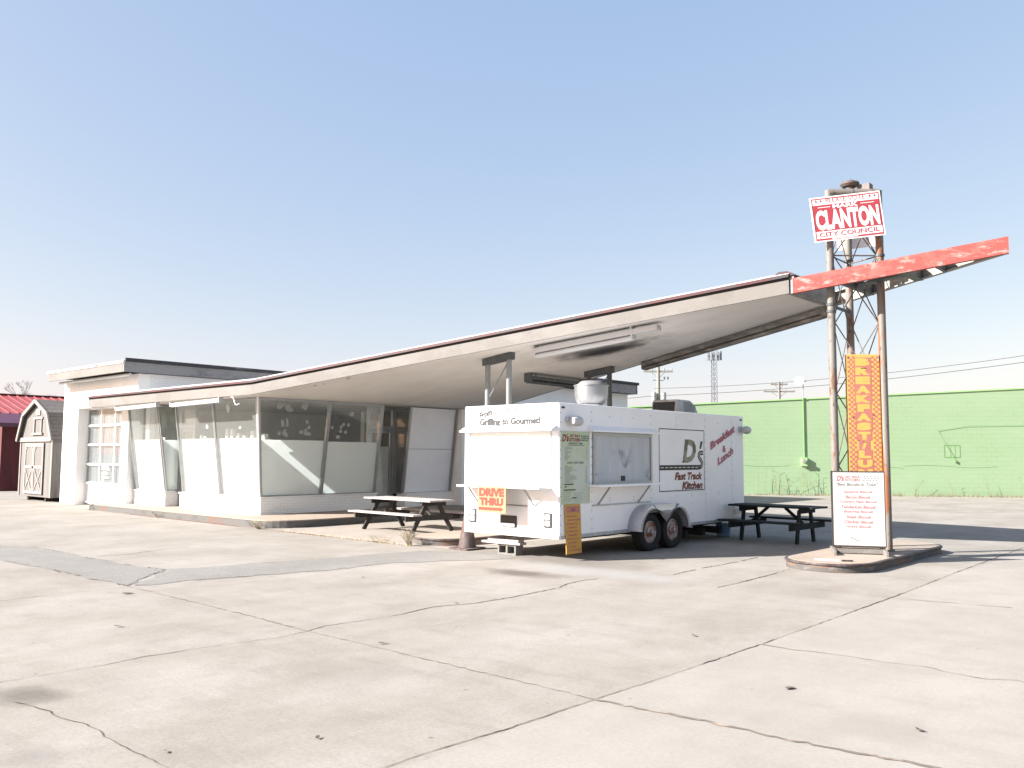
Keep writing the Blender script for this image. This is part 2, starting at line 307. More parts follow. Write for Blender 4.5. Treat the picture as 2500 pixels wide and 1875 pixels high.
class B:
    def __init__(s): s.v = []; s.f = []; s.c = []
    def add(s, vs, fs):
        n = len(s.v); s.c.append((n, len(s.f), len(vs), len(fs))); s.v += [Vector(p) for p in vs]; s.f += [tuple(i+n for i in f) for f in fs]; return s
    def hexa(s, b, t):                      # 4 bottom (ccw from above) + 4 top
        return s.add(list(b)+list(t), [(3, 2, 1, 0), (4, 5, 6, 7), (0, 1, 5, 4), (1, 2, 6, 5), (2, 3, 7, 6), (3, 0, 4, 7)])
    def box(s, x0, x1, y0, y1, z0, z1):
        if x0 > x1: x0, x1 = x1, x0
        if y0 > y1: y0, y1 = y1, y0
        if z0 > z1: z0, z1 = z1, z0
        return s.hexa([(x0, y0, z0), (x1, y0, z0), (x1, y1, z0), (x0, y1, z0)], [(x0, y0, z1), (x1, y0, z1), (x1, y1, z1), (x0, y1, z1)])
    def prism(s, poly, z0, z1):
        n = len(poly)
        vs = [(p[0], p[1], z0) for p in poly]+[(p[0], p[1], z1) for p in poly]
        return s.add(vs, [tuple(reversed(range(n))), tuple(range(n, 2*n))]+[(i, (i+1) % n, n+(i+1) % n, n+i) for i in range(n)])
    def bar(s, p, q, a, b, ref=(0, 0, 1)):  # box beam from p to q, a along side, b along ref
        p = Vector(p); q = Vector(q); d = (q-p).normalized(); r = Vector(ref)
        sd = d.cross(r)
        if sd.length < 1e-4: sd = d.cross(Vector((1, 0, 0)))
        sd.normalize(); u = sd.cross(d).normalized(); sd = sd*a/2; u = u*b/2
        return s.hexa([p-sd-u, p+sd-u, q+sd-u, q-sd-u], [p-sd+u, p+sd+u, q+sd+u, q-sd+u])
    def tube(s, pts, r, n=10, cap=True):
        pts = [Vector(p) for p in pts]; rr = r if isinstance(r, (list, tuple)) else [r]*len(pts)
        rings = []
        for i, p in enumerate(pts):
            d = (pts[min(i+1, len(pts)-1)]-pts[max(i-1, 0)]).normalized()
            a = d.cross(Vector((0, 0, 1)));
            if a.length < 1e-3: a = d.cross(Vector((1, 0, 0)))
            a.normalize(); b = d.cross(a)
            rings.append([p+a*math.cos(2*math.pi*k/n)*rr[i]+b*math.sin(2*math.pi*k/n)*rr[i] for k in range(n)])
        vs = [v for g in rings for v in g]; fs = []
        for i in range(len(pts)-1):
            for k in range(n): fs.append((i*n+k, i*n+(k+1) % n, (i+1)*n+(k+1) % n, (i+1)*n+k))
        if cap: fs += [tuple(reversed(range(n))), tuple(range((len(pts)-1)*n, len(pts)*n))]
        return s.add(vs, fs)
    def lathe(s, prof, c, axis='Z', n=28, cap=True):   # prof: (radius, height)
        c = Vector(c); vs = []
        for (r, h) in prof:
            for k in range(n):
                a = 2*math.pi*k/n; ca, sa = r*math.cos(a), r*math.sin(a)
                vs.append(c+(Vector((ca, sa, h)) if axis == 'Z' else Vector((h, ca, sa)) if axis == 'X' else Vector((sa, h, ca))))
        fs = []
        for i in range(len(prof)-1):
            for k in range(n): fs.append((i*n+k, i*n+(k+1) % n, (i+1)*n+(k+1) % n, (i+1)*n+k))
        if cap: fs += [tuple(reversed(range(n))), tuple(range((len(prof)-1)*n, len(prof)*n))]
        return s.add(vs, fs)
    def quad(s, a, b, c, d): return s.add([a, b, c, d], [(0, 1, 2, 3)])
    def build(s, name, mt, parent=None, bevel=0, smooth=False, local=False, label=None, kind=None):
        if name in SPLIT and len(s.c) > 1 and parent is not None:
            for (a, fa, nv, nf) in s.c:
                g = B(); g.v = s.v[a:a+nv]; g.f = [tuple(i-a for i in f) for f in s.f[fa:fa+nf]]; g.c = [(0, 0, nv, nf)]
                o = g.build(name, mt, parent, bevel, smooth, local, label, kind)
            return o
        me = bpy.data.meshes.new(name); M0 = Matrix.Identity(4)
        if parent is not None and not local: M0 = WM[parent.name].inverted()
        me.from_pydata([M0 @ v for v in s.v], [], s.f); me.update()
        me.materials.append(M[mt] if isinstance(mt, str) else mt)
        o = bpy.data.objects.new(name, me); C.objects.link(o)
        if parent is not None:
            o.parent = parent; WM[o.name] = WM[parent.name].copy()
        else: reg(o)
        if smooth:
            for p in me.polygons: p.use_smooth = True
            try: me.set_sharp_from_angle(angle=R(40))
            except Exception: pass
        if bevel:
            b = o.modifiers.new('bevel', 'BEVEL'); b.width = bevel; b.segments = 2; b.limit_method = 'ANGLE'; b.angle_limit = R(40)
        if label: o['label'] = label
        if kind: o['kind'] = kind
        return o
def solo(b, name, mt, loc, label, cat, group=None, **k):
    """a thing that is one mesh, origin at its base"""
    l = Vector(loc)
    for v in b.v: v -= l
    o = b.build(name, mt, **k); o.location = l; reg(o, Matrix.Translation(l)); return tag(o, label, cat, group)
_tc = {}
def text_geo(t, bold=0.0, sp=1.0):
    key = (t, bold, sp)
    if key in _tc: return _tc[key]
    cu = bpy.data.curves.new('lettering', 'FONT'); cu.body = t; cu.offset = bold; cu.resolution_u = 3; cu.space_character = sp
    o = bpy.data.objects.new('lettering', cu); C.objects.link(o)
    bpy.context.view_layer.update()
    me = bpy.data.meshes.new_from_object(o.evaluated_get(bpy.context.evaluated_depsgraph_get()))
    vs = [v.co.copy() for v in me.vertices]; fs = [tuple(p.vertices) for p in me.polygons]
    bpy.data.objects.remove(o); bpy.data.curves.remove(cu); bpy.data.meshes.remove(me)
    _tc[key] = (vs, fs); return _tc[key]
def put(b, t, O, r, u, w, h, bold=.03, slant=0.0, sp=1.0):
    """fit text t into the w x h box whose lower left corner is O, with right r and up u"""
    vs, fs = text_geo(t, bold, sp)
    if not vs: return b
    x0 = min(v.x for v in vs); x1 = max(v.x for v in vs); y0 = min(v.y for v in vs); y1 = max(v.y for v in vs)
    O = Vector(O); r = Vector(r); u = Vector(u); out = []
    for v in vs:
        y = (v.y-y0)/(y1-y0)*h; x = (v.x-x0)/(x1-x0)*(w-abs(slant)*h)+slant*y
        out.append(O+r*x+u*y)
    return b.add(out, fs)
def rectp(b, O, r, u, x0, x1, y0, y1):
    O = Vector(O); r = Vector(r); u = Vector(u)
    return b.quad(O+r*x0+u*y0, O+r*x1+u*y0, O+r*x1+u*y1, O+r*x0+u*y1)
def frame(b, O, r, u, x0, x1, y0, y1, t):
    rectp(b, O, r, u, x0, x1, y0, y0+t); rectp(b, O, r, u, x0, x1, y1-t, y1)
    rectp(b, O, r, u, x0, x0+t, y0+t, y1-t); rectp(b, O, r, u, x1-t, x1, y0+t, y1-t); return b

# ------------------------------------------------------------------ ground
b = B()
N = 24
b.quad((-1500, -1500, 0), (1500, -1500, 0), (1500, 1500, 0), (-1500, 1500, 0))
b.build('ground', 'lot', kind='structure')
def ragged(poly, step=.25, amp=.05):
    out = []
    for i in range(len(poly)):
        p = Vector(poly[i]); q = Vector(poly[(i+1) % len(poly)]); n = max(1, int((q-p).length/step))
        for k in range(n): out.append(p.lerp(q, k/n)+Vector((random.uniform(-amp, amp), random.uniform(-amp, amp))))
    return out
def sheet(name, poly, z, mt, amp=.05):
    pts = ragged(poly, .25, amp); b = B(); b.add([(p.x, p.y, z) for p in pts], [tuple(range(len(pts)))])
    return b.build(name, mt, kind='structure')
sheet('concrete_pad', [(-17.7, 11.42), (-11.6, 11.35), (-11.6, 20.5), (-17.7, 20.5)], .004, 'pad', .02)
sheet('asphalt_patch', [(-24, 5.1), (-17.96, 5.95), (-17.59, 6.26), (-15.02, 6.22), (-13.41, 6.3), (-12.73, 6.37), (-11.58, 5.30), (-12.52, 5.23), (-14.14, 5.21), (-15.8, 5.11), (-17.26, 4.5), (-24, 3.6)], .004, 'asphalt')
sheet('asphalt_patch', [(-11.56, 5.34), (-12.71, 6.41), (-12.47, 7.34), (-12.18, 9.07), (-11.94, 10.81), (-10.62, 11.7), (-9.9, 11.18), (-10.2, 10.6), (-10.87, 9.29), (-11.01, 7.62), (-11.33, 6.32), (-11.47, 5.46)], .004, 'asphalt', .08)
def crack(b, pts, wd, z, jit=.012, step=.06, skip=0.0):
    P = []
    for i in range(len(pts)-1):
        p, q = Vector(pts[i]), Vector(pts[i+1]); n = max(1, int((q-p).length/step))
        for k in range(n): P.append(p.lerp(q, k/n)+Vector((random.uniform(-jit, jit), random.uniform(-jit, jit))))
    P.append(Vector(pts[-1])); wv = wd
    L = []; Rr = []
    for i, p in enumerate(P):
        d = (P[min(i+1, len(P)-1)]-P[max(i-1, 0)]).normalized(); n = Vector((-d.y, d.x))
        wv = max(wd*.25, min(wd*1.25, wv+random.uniform(-.3, .3)*wd))
        L.append(p+n*wv/2); Rr.append(p-n*wv/2)
    gap = 0
    for i in range(len(P)-1):
        if gap > 0: gap -= 1; continue
        if random.random() < skip: gap = random.randint(1, 5); continue
        b.quad((Rr[i].x, Rr[i].y, z), (Rr[i+1].x, Rr[i+1].y, z), (L[i+1].x, L[i+1].y, z), (L[i].x, L[i].y, z))
cb = B(); cp = B()
crack(cp, [(-11.56, 5.27), (-9.66, 5.25), (-8.57, 5.23), (-7.34, 5.18), (-3.81, 5.17)], .022, .0040)
crack(cp, [(-3.81, 5.17), (-3.45, 5.2), (-3.03, 5.25), (-2.54, 5.26), (-2.11, 5.29), (-1.91, 5.33), (-1.32, 5.4), (2, 5.5)], .032, .0042, .016)
crack(cb, [(-3.85, 2.5), (-3.87, 3.56), (-3.82, 4.28), (-3.81, 5.18), (-3.78, 6.03), (-3.76, 7.73), (-3.77, 9.77), (-3.79, 11.9), (-3.86, 14.26), (-3.95, 19.62), (-3.92, 27.04)], .018, .0044, .006)
crack(cb, [(-7.3, 2.1), (-7.42, 2.44), (-7.4, 3.22), (-7.45, 3.53), (-7.39, 4.23), (-7.29, 4.78), (-7.34, 5.18), (-7.43, 5.44), (-7.35, 6.1), (-7.38, 6.59), (-7.45, 6.94), (-7.27, 7.48), (-7.24, 8.1), (-7.27, 8.64), (-7.3, 9.1), (-7.42, 9.4), (-7.49, 9.85), (-7.43, 10.16)], .015, .0044)
crack(cb, [(-6.79, 2.33), (-6.36, 2.41), (-6.2, 2.39), (-5.95, 2.45), (-5.7, 2.46), (-5.54, 2.43), (-5.19, 2.43), (-4.81, 2.44), (-4.37, 2.41)], .010, .0046, .008)
crack(cp, [(-3.75, 7.71), (-3.43, 7.7), (-3.02, 7.78), (-2.68, 7.77), (-2.36, 7.84), (-2.22, 7.78), (-1.87, 7.74), (-1.68, 7.86), (-1.32, 7.74), (1, 7.8)], .016, .0046)
crack(cp, [(-4.82, 11.37), (-4.27, 11.44), (-3.72, 11.34), (-3.11, 11.45), (-2.38, 11.6), (-1.75, 11.79), (0, 12)], .016, .0048, skip=.1)
crack(cb, [(-5.77, 10.61), (-5.78, 11.42), (-5.81, 12.22), (-5.89, 13.12)], .026, .0048)
crack(cb, [(-6.88, 11.29), (-6.93, 12.23), (-6.92, 13.27), (-6.97, 14.21)], .018, .0048, skip=.05)
crack(cb, [(-11.48, 2.6), (-11.46, 3.73), (-11.5, 4.39), (-11.46, 5.22)], .015, .0048)
crack(cb, [(-15.2, 6.4), (-15.12, 6.93), (-15.46, 7.68), (-15.55, 8.27)], .016, .0048, skip=.05)
crack(cb, [(-11.6, 5.3), (-12.2, 5.85), (-12.73, 6.37)], .016, .0072)
crack(cb, [(-11.52, 5.4), (-11.33, 6.32), (-11.01, 7.62), (-10.87, 9.29)], .014, .0072, .03, skip=.15)
crack(cb, [(-12.73, 6.41), (-12.47, 7.34), (-12.18, 9.07), (-11.94, 10.81)], .012, .0072, .03, skip=.25)
crack(cb, [(-17.59, 6.26), (-15.02, 6.22), (-13.41, 6.3), (-12.73, 6.39)], .02, .0072, .03, skip=.08)
crack(cb, [(-17.3, 4.6), (-15.8, 5.11), (-14.14, 5.21), (-12.52, 5.23), (-11.6, 5.27)], .02, .0072, .03, skip=.12)
crack(cb, [(-12, 21), (-8, 22.5), (-5, 23), (-1, 26)], .03, .0072, .03, skip=.1)
crack(cp, [(-15, 27), (-9, 31), (-3, 34)], .05, .0052, .05, skip=.1)
cb.build('ground_crack', 'crack', kind='structure'); cp.build('ground_crack', 'crackpale', kind='structure')
b = B(); crack(b, [(-27.9, 11.42), (-19.2, 11.38), (-15.4, 11.30), (-12.9, 11.22), (-12.2, 11.4), (-11.9, 12.1), (-11.85, 13)], .05, .012, .006, .15)
b.build('painted_line', 'redline', kind='structure')

def rounded(x0, x1, y0, y1, r, rad=None, n=8):
    """rounded rectangle, r = radii for (x0y0, x1y0, x1y1, x0y1)"""
    cs = [(x0+r[0], y0+r[0], 180), (x1-r[1], y0+r[1], 270), (x1-r[2], y1-r[2], 0), (x0+r[3], y1-r[3], 90)]
    out = []
    for (cx, cy, a0), rr in zip(cs, r):
        for k in range(n+1):
            a = R(a0+90*k/n); out.append((cx+rr*math.cos(a), cy+rr*math.sin(a)))
    return out
# raised walkway along the station
t = thing('walkway', (-23, 11.6, 0), 'raised concrete walkway with a chipped grey kerb running along the glazed station front', 'walkway')
t['kind'] = 'structure'
p = rounded(-28.05, -17.65, 11.5, 21, (.05, .9, .05, .05))
B().prism(p, -.02, .150).build('kerb', 'slabedge', t)
p2 = rounded(-28.03, -17.67, 11.52, 20.98, (.05, .89, .05, .05))
B().prism(p2, .1505, .186).build('paving', 'slab', t, bevel=.01)
# kerbed islands
def island(x0, x1, y0, y1, label):
    t = thing('kerbed_island', ((x0+x1)/2, (y0+y1)/2, 0), label, 'traffic island')
    rr = (x1-x0)/2-.02
    b = B(); b.prism(rounded(x0, x1, y0, y1, (rr,)*4, n=12), -.02, .10); b.build('kerb', 'kerb', t, smooth=True)
    b = B(); b.prism(rounded(x0-.018, x1+.018, y0-.018, y1+.018, (rr,)*4, n=12), .1005, .136); b.build('kerb_edge', 'kerbsteel', t, bevel=.008)
    b = B(); b.prism(rounded(x0+.03, x1-.03, y0+.03, y1-.03, (rr-.03,)*4, n=12), .11, .142); b.build('paving', 'slab', t)
    return t
island(-6.17, -4.80, 13.08, 17.72, 'rounded concrete island with rusty steel kerb carrying the lattice sign tower')
island(-13.35, -11.95, 11.55, 18.9, 'low kerbed concrete island running under the white trailer and canopy posts')

# ------------------------------------------------------------------ station building
st = thing('station_building', (-25, 16, 0), 'abandoned white gas station with canted glass front and soaring triangular canopy', 'building')
b = B()
b.box(-32.2, -30.95, 12.2, 12.6, 0, 4.24)              # left pier of the garage front
b.box(-30.95, -27.57, 12.2, 12.6, 3.28, 4.24)          # header
b.box(-27.57, -27.1, 12.203, 12.7, 0, 4.24)
b.box(-27.1, -26.5, 12.2, 12.6, 3.20, 4.24)
b.box(-32.2, -31.9, 12.6, 20, 0, 4.24)
b.build('front_wall', 'paint', st, bevel=.012)
b = B()
b.box(-26.75, -26.5, 12.6, 20.0, 0, 4.24)
b.build('side_wall', 'brick', st)
b = B(); b.box(-27.52, -27.097, 12.20, 12.21, .0, .02); b.box(-27.098, -27.085, 12.22, 12.62, .186, 3.2)
b.build('brick_pier', 'brick', st)
b = B()
b.box(-32.2, -19.5, 20.0, 28.7, 0, 4.2)
b.box(-26.5, -19.4, 19.32, 20.003, 0, 3.2)
b.build('rear_wall', 'brick', st)
# flat roofs with felt top and fascia
rf = B().box(-32.3, -26.3, 11.68, 20.1, 4.36, 4.56).build('roof', 'darkfascia', st)
fb = B(); fb.box(-32.12, -26.32, 11.62, 11.678, 4.24, 4.50); fb.build('fascia', 'fascia', rf)
fb = B(); fb.box(-32.30, -26.28, 11.6, 11.66, 4.505, 4.53); fb.box(-32.28, -26.32, 11.64, 11.9, 4.565, 4.6); fb.build('drip_edge', 'flash', rf)
fb = B(); fb.box(-26.3, -26.24, 11.62, 20.1, 4.24, 4.55); fb.build('fascia', 'darkfascia', rf)
fb = B(); fb.box(-32.25, -26.2, 11.9, 20.15, 4.58, 4.64); fb.box(-26.22, -26.18, 11.64, 20.15, 4.555, 4.66); fb.build('roof_felt', 'asphroof', rf)
rf2 = B().box(-32.3, -19.26, 20.2, 28.9, 4.25, 4.55).build('roof', 'darkfascia', st)
B().box(-19.26, -19.2, 20.2, 28.95, 4.20, 4.55).box(-32.3, -19.2, 28.9, 28.96, 4.2, 4.55).build('fascia', 'darkfascia', rf2)
B().box(-32.3, -19.15, 20.15, 29.02, 4.56, 4.66).build('roof_felt', 'asphroof', rf2)
# garage door
cols = [-30.93, -29.85, -28.78, -27.70]; rows = [.10, .74, 1.38, 2.04, 2.69, 3.27]
gd = B()
for x in cols+[-27.58]: gd.box(x-.035, x+.035, 12.53, 12.58, .02, 3.30)
for z in rows: gd.box(-30.96, -27.56, 12.515, 12.56, z-.035, z+.035)
gd = gd.build('garage_door', 'alupaint', st, bevel=.004)
for i in range(3):
    x0, x1 = cols[i]+.037, cols[i+1]-.037
    for j in range(1, 5):
        B().box(x0, x1, 12.545, 12.551, rows[j]+.037, rows[j+1]-.037).build('window_pane', 'glass', gd)
B().box(-30.93, -27.57, 12.62, 12.64, .74, 3.27).build('door_lining', 'blinds', gd, label='streaked grey sheeting hung behind the garage door panes')
B().box(-30.93, -27.57, 12.56, 12.575, .03, .74).build('door_panel', 'panelwhite', gd)
b = B(); P = (-29.80, 12.535, 0)
put(b, 'CALL', (-29.68, 12.538, 1.20), (1, 0, 0), zz, .62, .13, .05)
for k, ww in enumerate((.5, .55, .22)):
    rectp(b, (-29.68, 12.538, 1.06-k*.13), (1, 0, 0), zz, 0, ww, 0, .035); rectp(b, (-29.66, 12.538, 1.115-k*.13), (1, 0, 0), zz, 0, ww*.8, 0, .012)
b.build('door_notice', 'signwhite', gd, label='white stick-on notice headed CALL on a lower pane')

# glazed office: knee walls
b = B()
b.box(-27.08, -25.0, 12.45, 12.75, .15, .60); b.box(-24.1, -19.85, 12.45, 12.75, .15, .60)
b.box(-20.15, -19.853, 12.752, 16.3, .15, .6); b.box(-20.2, -19.8, 17.35, 19.32, .15, .58); b.box(-25.07, -25.002, 12.752, 12.9, .15, .598)
b.build('knee_wall', 'brick', st)
b = B()
b.box(-27.08, -24.96, 12.42, 12.75, .602, .64); b.box(-24.13, -19.82, 12.42, 12.75, .602, .64)
b.box(-20.15, -19.818, 12.75, 16.33, .604, .642); b.box(-20.2, -19.77, 17.35, 19.3, .582, .61)
b.build('window_sill', 'alupaint', st)
ZB, ZT = .645, 3.19
def LF(x, z):   # canted front glass plane
    k = (z-ZB)/(ZT-ZB); return Vector((x, 12.50-.36*k, z))
def RF(y, z):   # canted side glass plane
    k = (z-ZB)/(ZT-ZB); return Vector((-19.97+.36*k, y, z))
def cornerB(z):
    k = (z-ZB)/(ZT-ZB); return Vector((-19.97+.36*k, 12.50-.36*k, z))
def window(pbl, pbr, ptr, ptl, filmtop=2.16, film=True, mid=None, n=None, board=None, frame_r=.05):
    """pane between four corners; frame bars round it"""
    pbl, pbr, ptr, ptl = map(Vector, (pbl, pbr, ptr, ptl))
    nn = (pbr-pbl).cross(ptl-pbl).normalized()
    fr = B()
    for a, c in ((pbl, pbr), (ptl, ptr), (pbl, ptl), (pbr, ptr)): fr.bar(a, c, frame_r, .07, nn)
    fr = fr.build('window', 'alu', st)
    o = nn*.012
    B().add([pbl+o, pbr+o, ptr+o, ptl+o, pbl-o*.3, pbr-o*.3, ptr-o*.3, ptl-o*.3], [(0, 1, 2, 3), (7, 6, 5, 4)]).build('window_pane', 'glass', fr)
    if film:
        k = (filmtop-pbl.z)/(ptl.z-pbl.z); i = -nn*.05
        a, c = pbl.lerp(ptl, k), pbr.lerp(ptr, k)
        B().quad(pbl+i, pbr+i, c+i, a+i).build('window_film', 'film', fr)
    return fr
# front bay beside the garage door
window(LF(-26.95, ZB), LF(-25.06, ZB), LF(-25.06, ZT), LF(-26.95, ZT))
# return pane of that bay, facing the doorway
window(LF(-25.0, ZB), (-25.0, 12.86, ZB), (-25.0, 12.86, ZT), LF(-25.0, ZT), frame_r=.04)
# main front panes
window(LF(-23.98, ZB), LF(-21.92, ZB), LF(-21.86, ZT), LF(-23.92, ZT))
window(LF(-21.88, ZB), cornerB(ZB)+Vector((-.03, 0, 0)), cornerB(ZT)+Vector((-.03, 0, 0)), LF(-21.82, ZT))
# side panes
c0 = Vector((0, .03, 0))
window(cornerB(ZB)+c0, RF(14.38, ZB), RF(14.38, ZT), cornerB(ZT)+c0, filmtop=2.12)
window(RF(14.42, ZB), RF(16.28, ZB), RF(16.24, ZT), RF(14.42, ZT), filmtop=2.10)
B().tube([cornerB(ZB), cornerB(ZT+.05)], .035, 8).build('corner_mullion', 'alupaint', st)
# returns at the side doorway, dark glass and boarded bay
window((-20.33, 17.36, .6), (-19.97, 17.36, .6), (-19.60, 17.36, 3.19), (-20.33, 17.36, 3.19), film=False, frame_r=.04)
window((-20.33, 16.3, ZB), (-19.99, 16.3, ZB), (-19.63, 16.3, ZT), (-20.33, 16.3, ZT), film=False, frame_r=.04)
bb = B().add([(-19.94, 17.40, .62), (-19.94, 19.25, .62), (-19.59, 19.2, 3.18), (-19.59, 17.38, 3.18), (-19.98, 17.40, .62), (-19.98, 19.25, .62), (-19.63, 19.2, 3.18), (-19.63, 17.38, 3.18)],
            [(0, 1, 2, 3), (7, 6, 5, 4), (0, 4, 5, 1), (2, 6, 7, 3), (1, 5, 6, 2), (0, 3, 7, 4)]).build('boarded_window', 'board', st, label='canted bay closed with white painted boards')
k = (1.93-.62)/2.56
B().bar((-19.932+.35*k, 17.40, 1.93), (-19.932+.35*k, 19.23, 1.93), .01, .008).build('board_joint', 'gap', bb)
fr = B().bar((-19.95, 17.37, .6), (-19.58, 17.35, 3.2), .06, .06, (1, 0, 0)).bar((-19.9, 19.27, .6), (-19.55, 19.25, 3.2), .05, .05, (1, 0, 0)).build('board_frame', 'alu', bb)
# doors
def door(face, a0, a1, pos, name='door'):
    d = B()
    def bx(a, c, z0, z1, p0, p1):
        if face == 'Y': d.box(a, c, pos+p0, pos+p1, z0, z1)
        else: d.box(pos-p1, pos-p0, a, c, z0, z1)
    s = 1 if a1 > a0 else -1
    bx(a0, a0+.06, .19, 3.19, 0, .1); bx(a1-.06, a1, .19, 3.19, 0, .1); bx(a0+.06, a1-.06, 2.5, 2.62, 0, .1); bx(a0+.06, a1-.06, 3.1, 3.19, 0, .1)
    bx(a0+.07, a0+.14, .2, 2.49, .02, .07); bx(a1-.14, a1-.07, .2, 2.49, .02, .07); bx(a0+.14, a1-.14, 2.4, 2.49, .02, .07); bx(a0+.14, a1-.14, .2, .4, .02, .07)
    o = d.build(name, 'alu', st, bevel=.004); g = B()
    if face == 'Y':
        g.box(a0+.14, a1-.14, pos+.04, pos+.05, .4, 2.4).box(a0+.06, a1-.06, pos+.04, pos+.05, 2.62, 3.1)
    else: g.box(pos-.05, pos-.04, a0+.14, a1-.14, .4, 2.4).box(pos-.05, pos-.04, a0+.06, a1-.06, 2.62, 3.1)
    g.build('door_glass', 'glass', o)
    h = B()
    if face == 'Y': h.tube([(a1-.17, pos-.02, 1.0), (a1-.17, pos-.05, 1.05), (a1-.17, pos-.05, 1.35), (a1-.17, pos-.02, 1.4)], .012, 6)
    else: h.tube([(pos+.02, a1-.17, 1.0), (pos+.05, a1-.17, 1.05), (pos+.05, a1-.17, 1.35), (pos+.02, a1-.17, 1.4)], .012, 6)
    h.build('door_handle', 'alu', o); return o
d1 = door('Y', -24.97, -24.1, 12.84)
B().box(-24.83, -24.24, 12.92, 12.93, .75, 2.2).build('door_board', 'signwhite', d1)
d2 = door('X', 16.36, 17.32, -20.33)
B().box(-20.42, -20.41, 16.5, 17.18, .4, 2.0).build('door_board', 'greyboard', d2)
# interior
b = B(); b.box(-26.5, -26.42, 12.75, 19.3, .19, 3.2); b.build('interior_wall', 'inwall', st)
B().box(-26.42, -20.2, 19.2, 19.3, .19, 3.2).build('interior_wall', 'indark', st, label='dark panelled back wall of the office')
B().box(-23.2, -23.0, 18.3, 18.5, .19, 3.19).build('interior_column', 'inwall', st)
B().box(-25.5, -22.0, 17.4, 18.1, .19, 1.3).box(-25.6, -21.9, 17.3, 18.2, 1.3, 1.36).build('counter', 'indark', st)
b = B(); b.box(-26.4, -20.0, 12.8, 19.2, 3.195, 3.205)
b.build('ceiling', 'tile', st)
b = B()                                                # hanging pieces of ceiling lining and paint left on the glass
for i in range(9):
    y = random.uniform(12.6, 16.1); z = random.uniform(2.75, 3.1); s = random.uniform(.06, .2)
    if 13.9 < y < 14.1: continue
    n = 9; c = RF(y, z); pts = []
    for k in range(n):
        a = 2*math.pi*k/n; rr = s*random.uniform(.5, 1.2)
        pts.append(RF(y+rr*math.cos(a), min(3.15, z+rr*.8*math.sin(a)))+Vector((-.045-.001*i, 0, 0)))
    b.add(pts, [tuple(range(n))])
for cy, cz, m_ in ((13.05, 2.45, 9), (13.75, 2.45, 8), (15.0, 2.4, 5), (14.75, 2.35, 3)):
    for q in range(m_):
        y = cy+random.uniform(-.16, .16); z = cz+random.uniform(-.2, .2); pts = [RF(y+.055*math.cos(a*.7), z+.055*math.sin(a*.7))+Vector((-.062-.001*q, 0, 0)) for a in range(9)]
        b.add(pts, [tuple(range(9))])
b.build('paint_patch', 'tile', st, label='flaking white paint blobs left on the upper side glass')
b = B()
for x, z, s in ((-26.7, 2.98, .1), (-22.4, 2.5, .07), (-21.2, 2.98, .12), (-20.7, 2.45, .06)):
    n = 9; b.add([LF(x+s*random.uniform(.5, 1.2)*math.cos(k*.7), z+s*random.uniform(.5, 1.2)*math.sin(k*.7))+Vector((0, .06, 0)) for k in range(n)], [tuple(range(n))])
b.build('paint_patch', 'inwall', st)
b = B()
for x, hh in ((-25.9, .1), (-23.6, .14), (-23.4, .1), (-22.2, .3), (-21.95, .28), (-21.6, .16), (-21.3, .1), (-20.9, .22), (-20.6, .14), (-20.35, .13)): b.box(x-.06, x+.08, 12.78, 12.9, 2.16, 2.16+hh)
b.box(-26.9, -25.2, 12.75, 12.95, 2.12, 2.16); b.box(-23.9, -20.2, 12.75, 12.95, 2.12, 2.16)
b.build('inner_ledge', 'greyboard', st)

# canopy: flat part over the office, sloping part toward the tower
SL = .1146
def zc(x): return 3.21+SL*(x+18.9)
K1 = (-18.9, 11.5); K2 = (-18.9, 20.2); E1 = (-6.44, 14.55); E2 = (-6.45, 16.45)
can = B()
can.hexa([(-28.3, 11.55, 3.215), (-18.9, 11.55, 3.215), (-18.9, 12.19, 3.215), (-28.3, 12.19, 3.215)], [(-28.3, 11.55, 3.5), (-18.9, 11.55, 3.5), (-18.9, 12.19, 3.5), (-28.3, 12.19, 3.5)])
can.hexa([(-26.48, 12.19, 3.215), (-18.9, 12.19, 3.215), (-18.9, 20.15, 3.215), (-26.48, 20.15, 3.215)], [(-26.48, 12.19, 3.5), (-18.9, 12.19, 3.5), (-18.9, 20.15, 3.5), (-26.48, 20.15, 3.5)])
q = [(-18.9, 11.55), (-6.5, 14.58), (-6.5, 16.42), (-18.9, 20.15)]
NX = 14
for i in range(1):
    can.hexa([(x, y, zc(x)+.005) for x, y in q], [(x, y, zc(x)+.29) for x, y in q])
can = can.build('canopy', 'soffit', st)
def edge(p, z0, q, z1, inw, mt0='fascia', far=False):
    """fascia stack along an edge; inw = inward horizontal unit vector"""
    p = Vector((p[0], p[1], z0)); q = Vector((q[0], q[1], z1)); n = Vector((inw[0], inw[1], 0)); Z = zz
    def slab(a, c, h0, h1, o0, o1, o0t=None, o1t=None):
        o0t = o0 if o0t is None else o0t; o1t = o1 if o1t is None else o1t
        return ([a+n*o0+Z*h0, c+n*o0+Z*h0, c+n*o1+Z*h0, a+n*o1+Z*h0], [a+n*o0t+Z*h1, c+n*o0t+Z*h1, c+n*o1t+Z*h1, a+n*o1t+Z*h1])
    B().hexa(*slab(p, q, 0, .24, 0, .045)).build('fascia', mt0, can)
    B().hexa(*slab(p, q, .24, .29, .02, .045)).build('fascia_gap', 'gap', can)
    B().hexa(*slab(p, q, .29, .345, -.035, .045)).build('drip_edge', 'drip', can)
    B().hexa(*slab(p, q, .345, .405, -.02, .42, .12, .42)).build('flashing', 'flash', can)
edge((-28.4, 11.5), 3.21, K1, 3.21, (0, 1))
d = Vector((E1[0]-K1[0], E1[1]-K1[1])).normalized(); edge(K1, 3.21, E1, zc(E1[0]), (-d.y, d.x))
d = Vector((E2[0]-K2[0], E2[1]-K2[1])).normalized(); edge(K2, 3.21, E2, zc(E2[0]), (d.y, -d.x))
B().box(-28.42, -28.38, 11.5, 12.19, 3.21, 3.52).build('fascia', 'fascia', can)
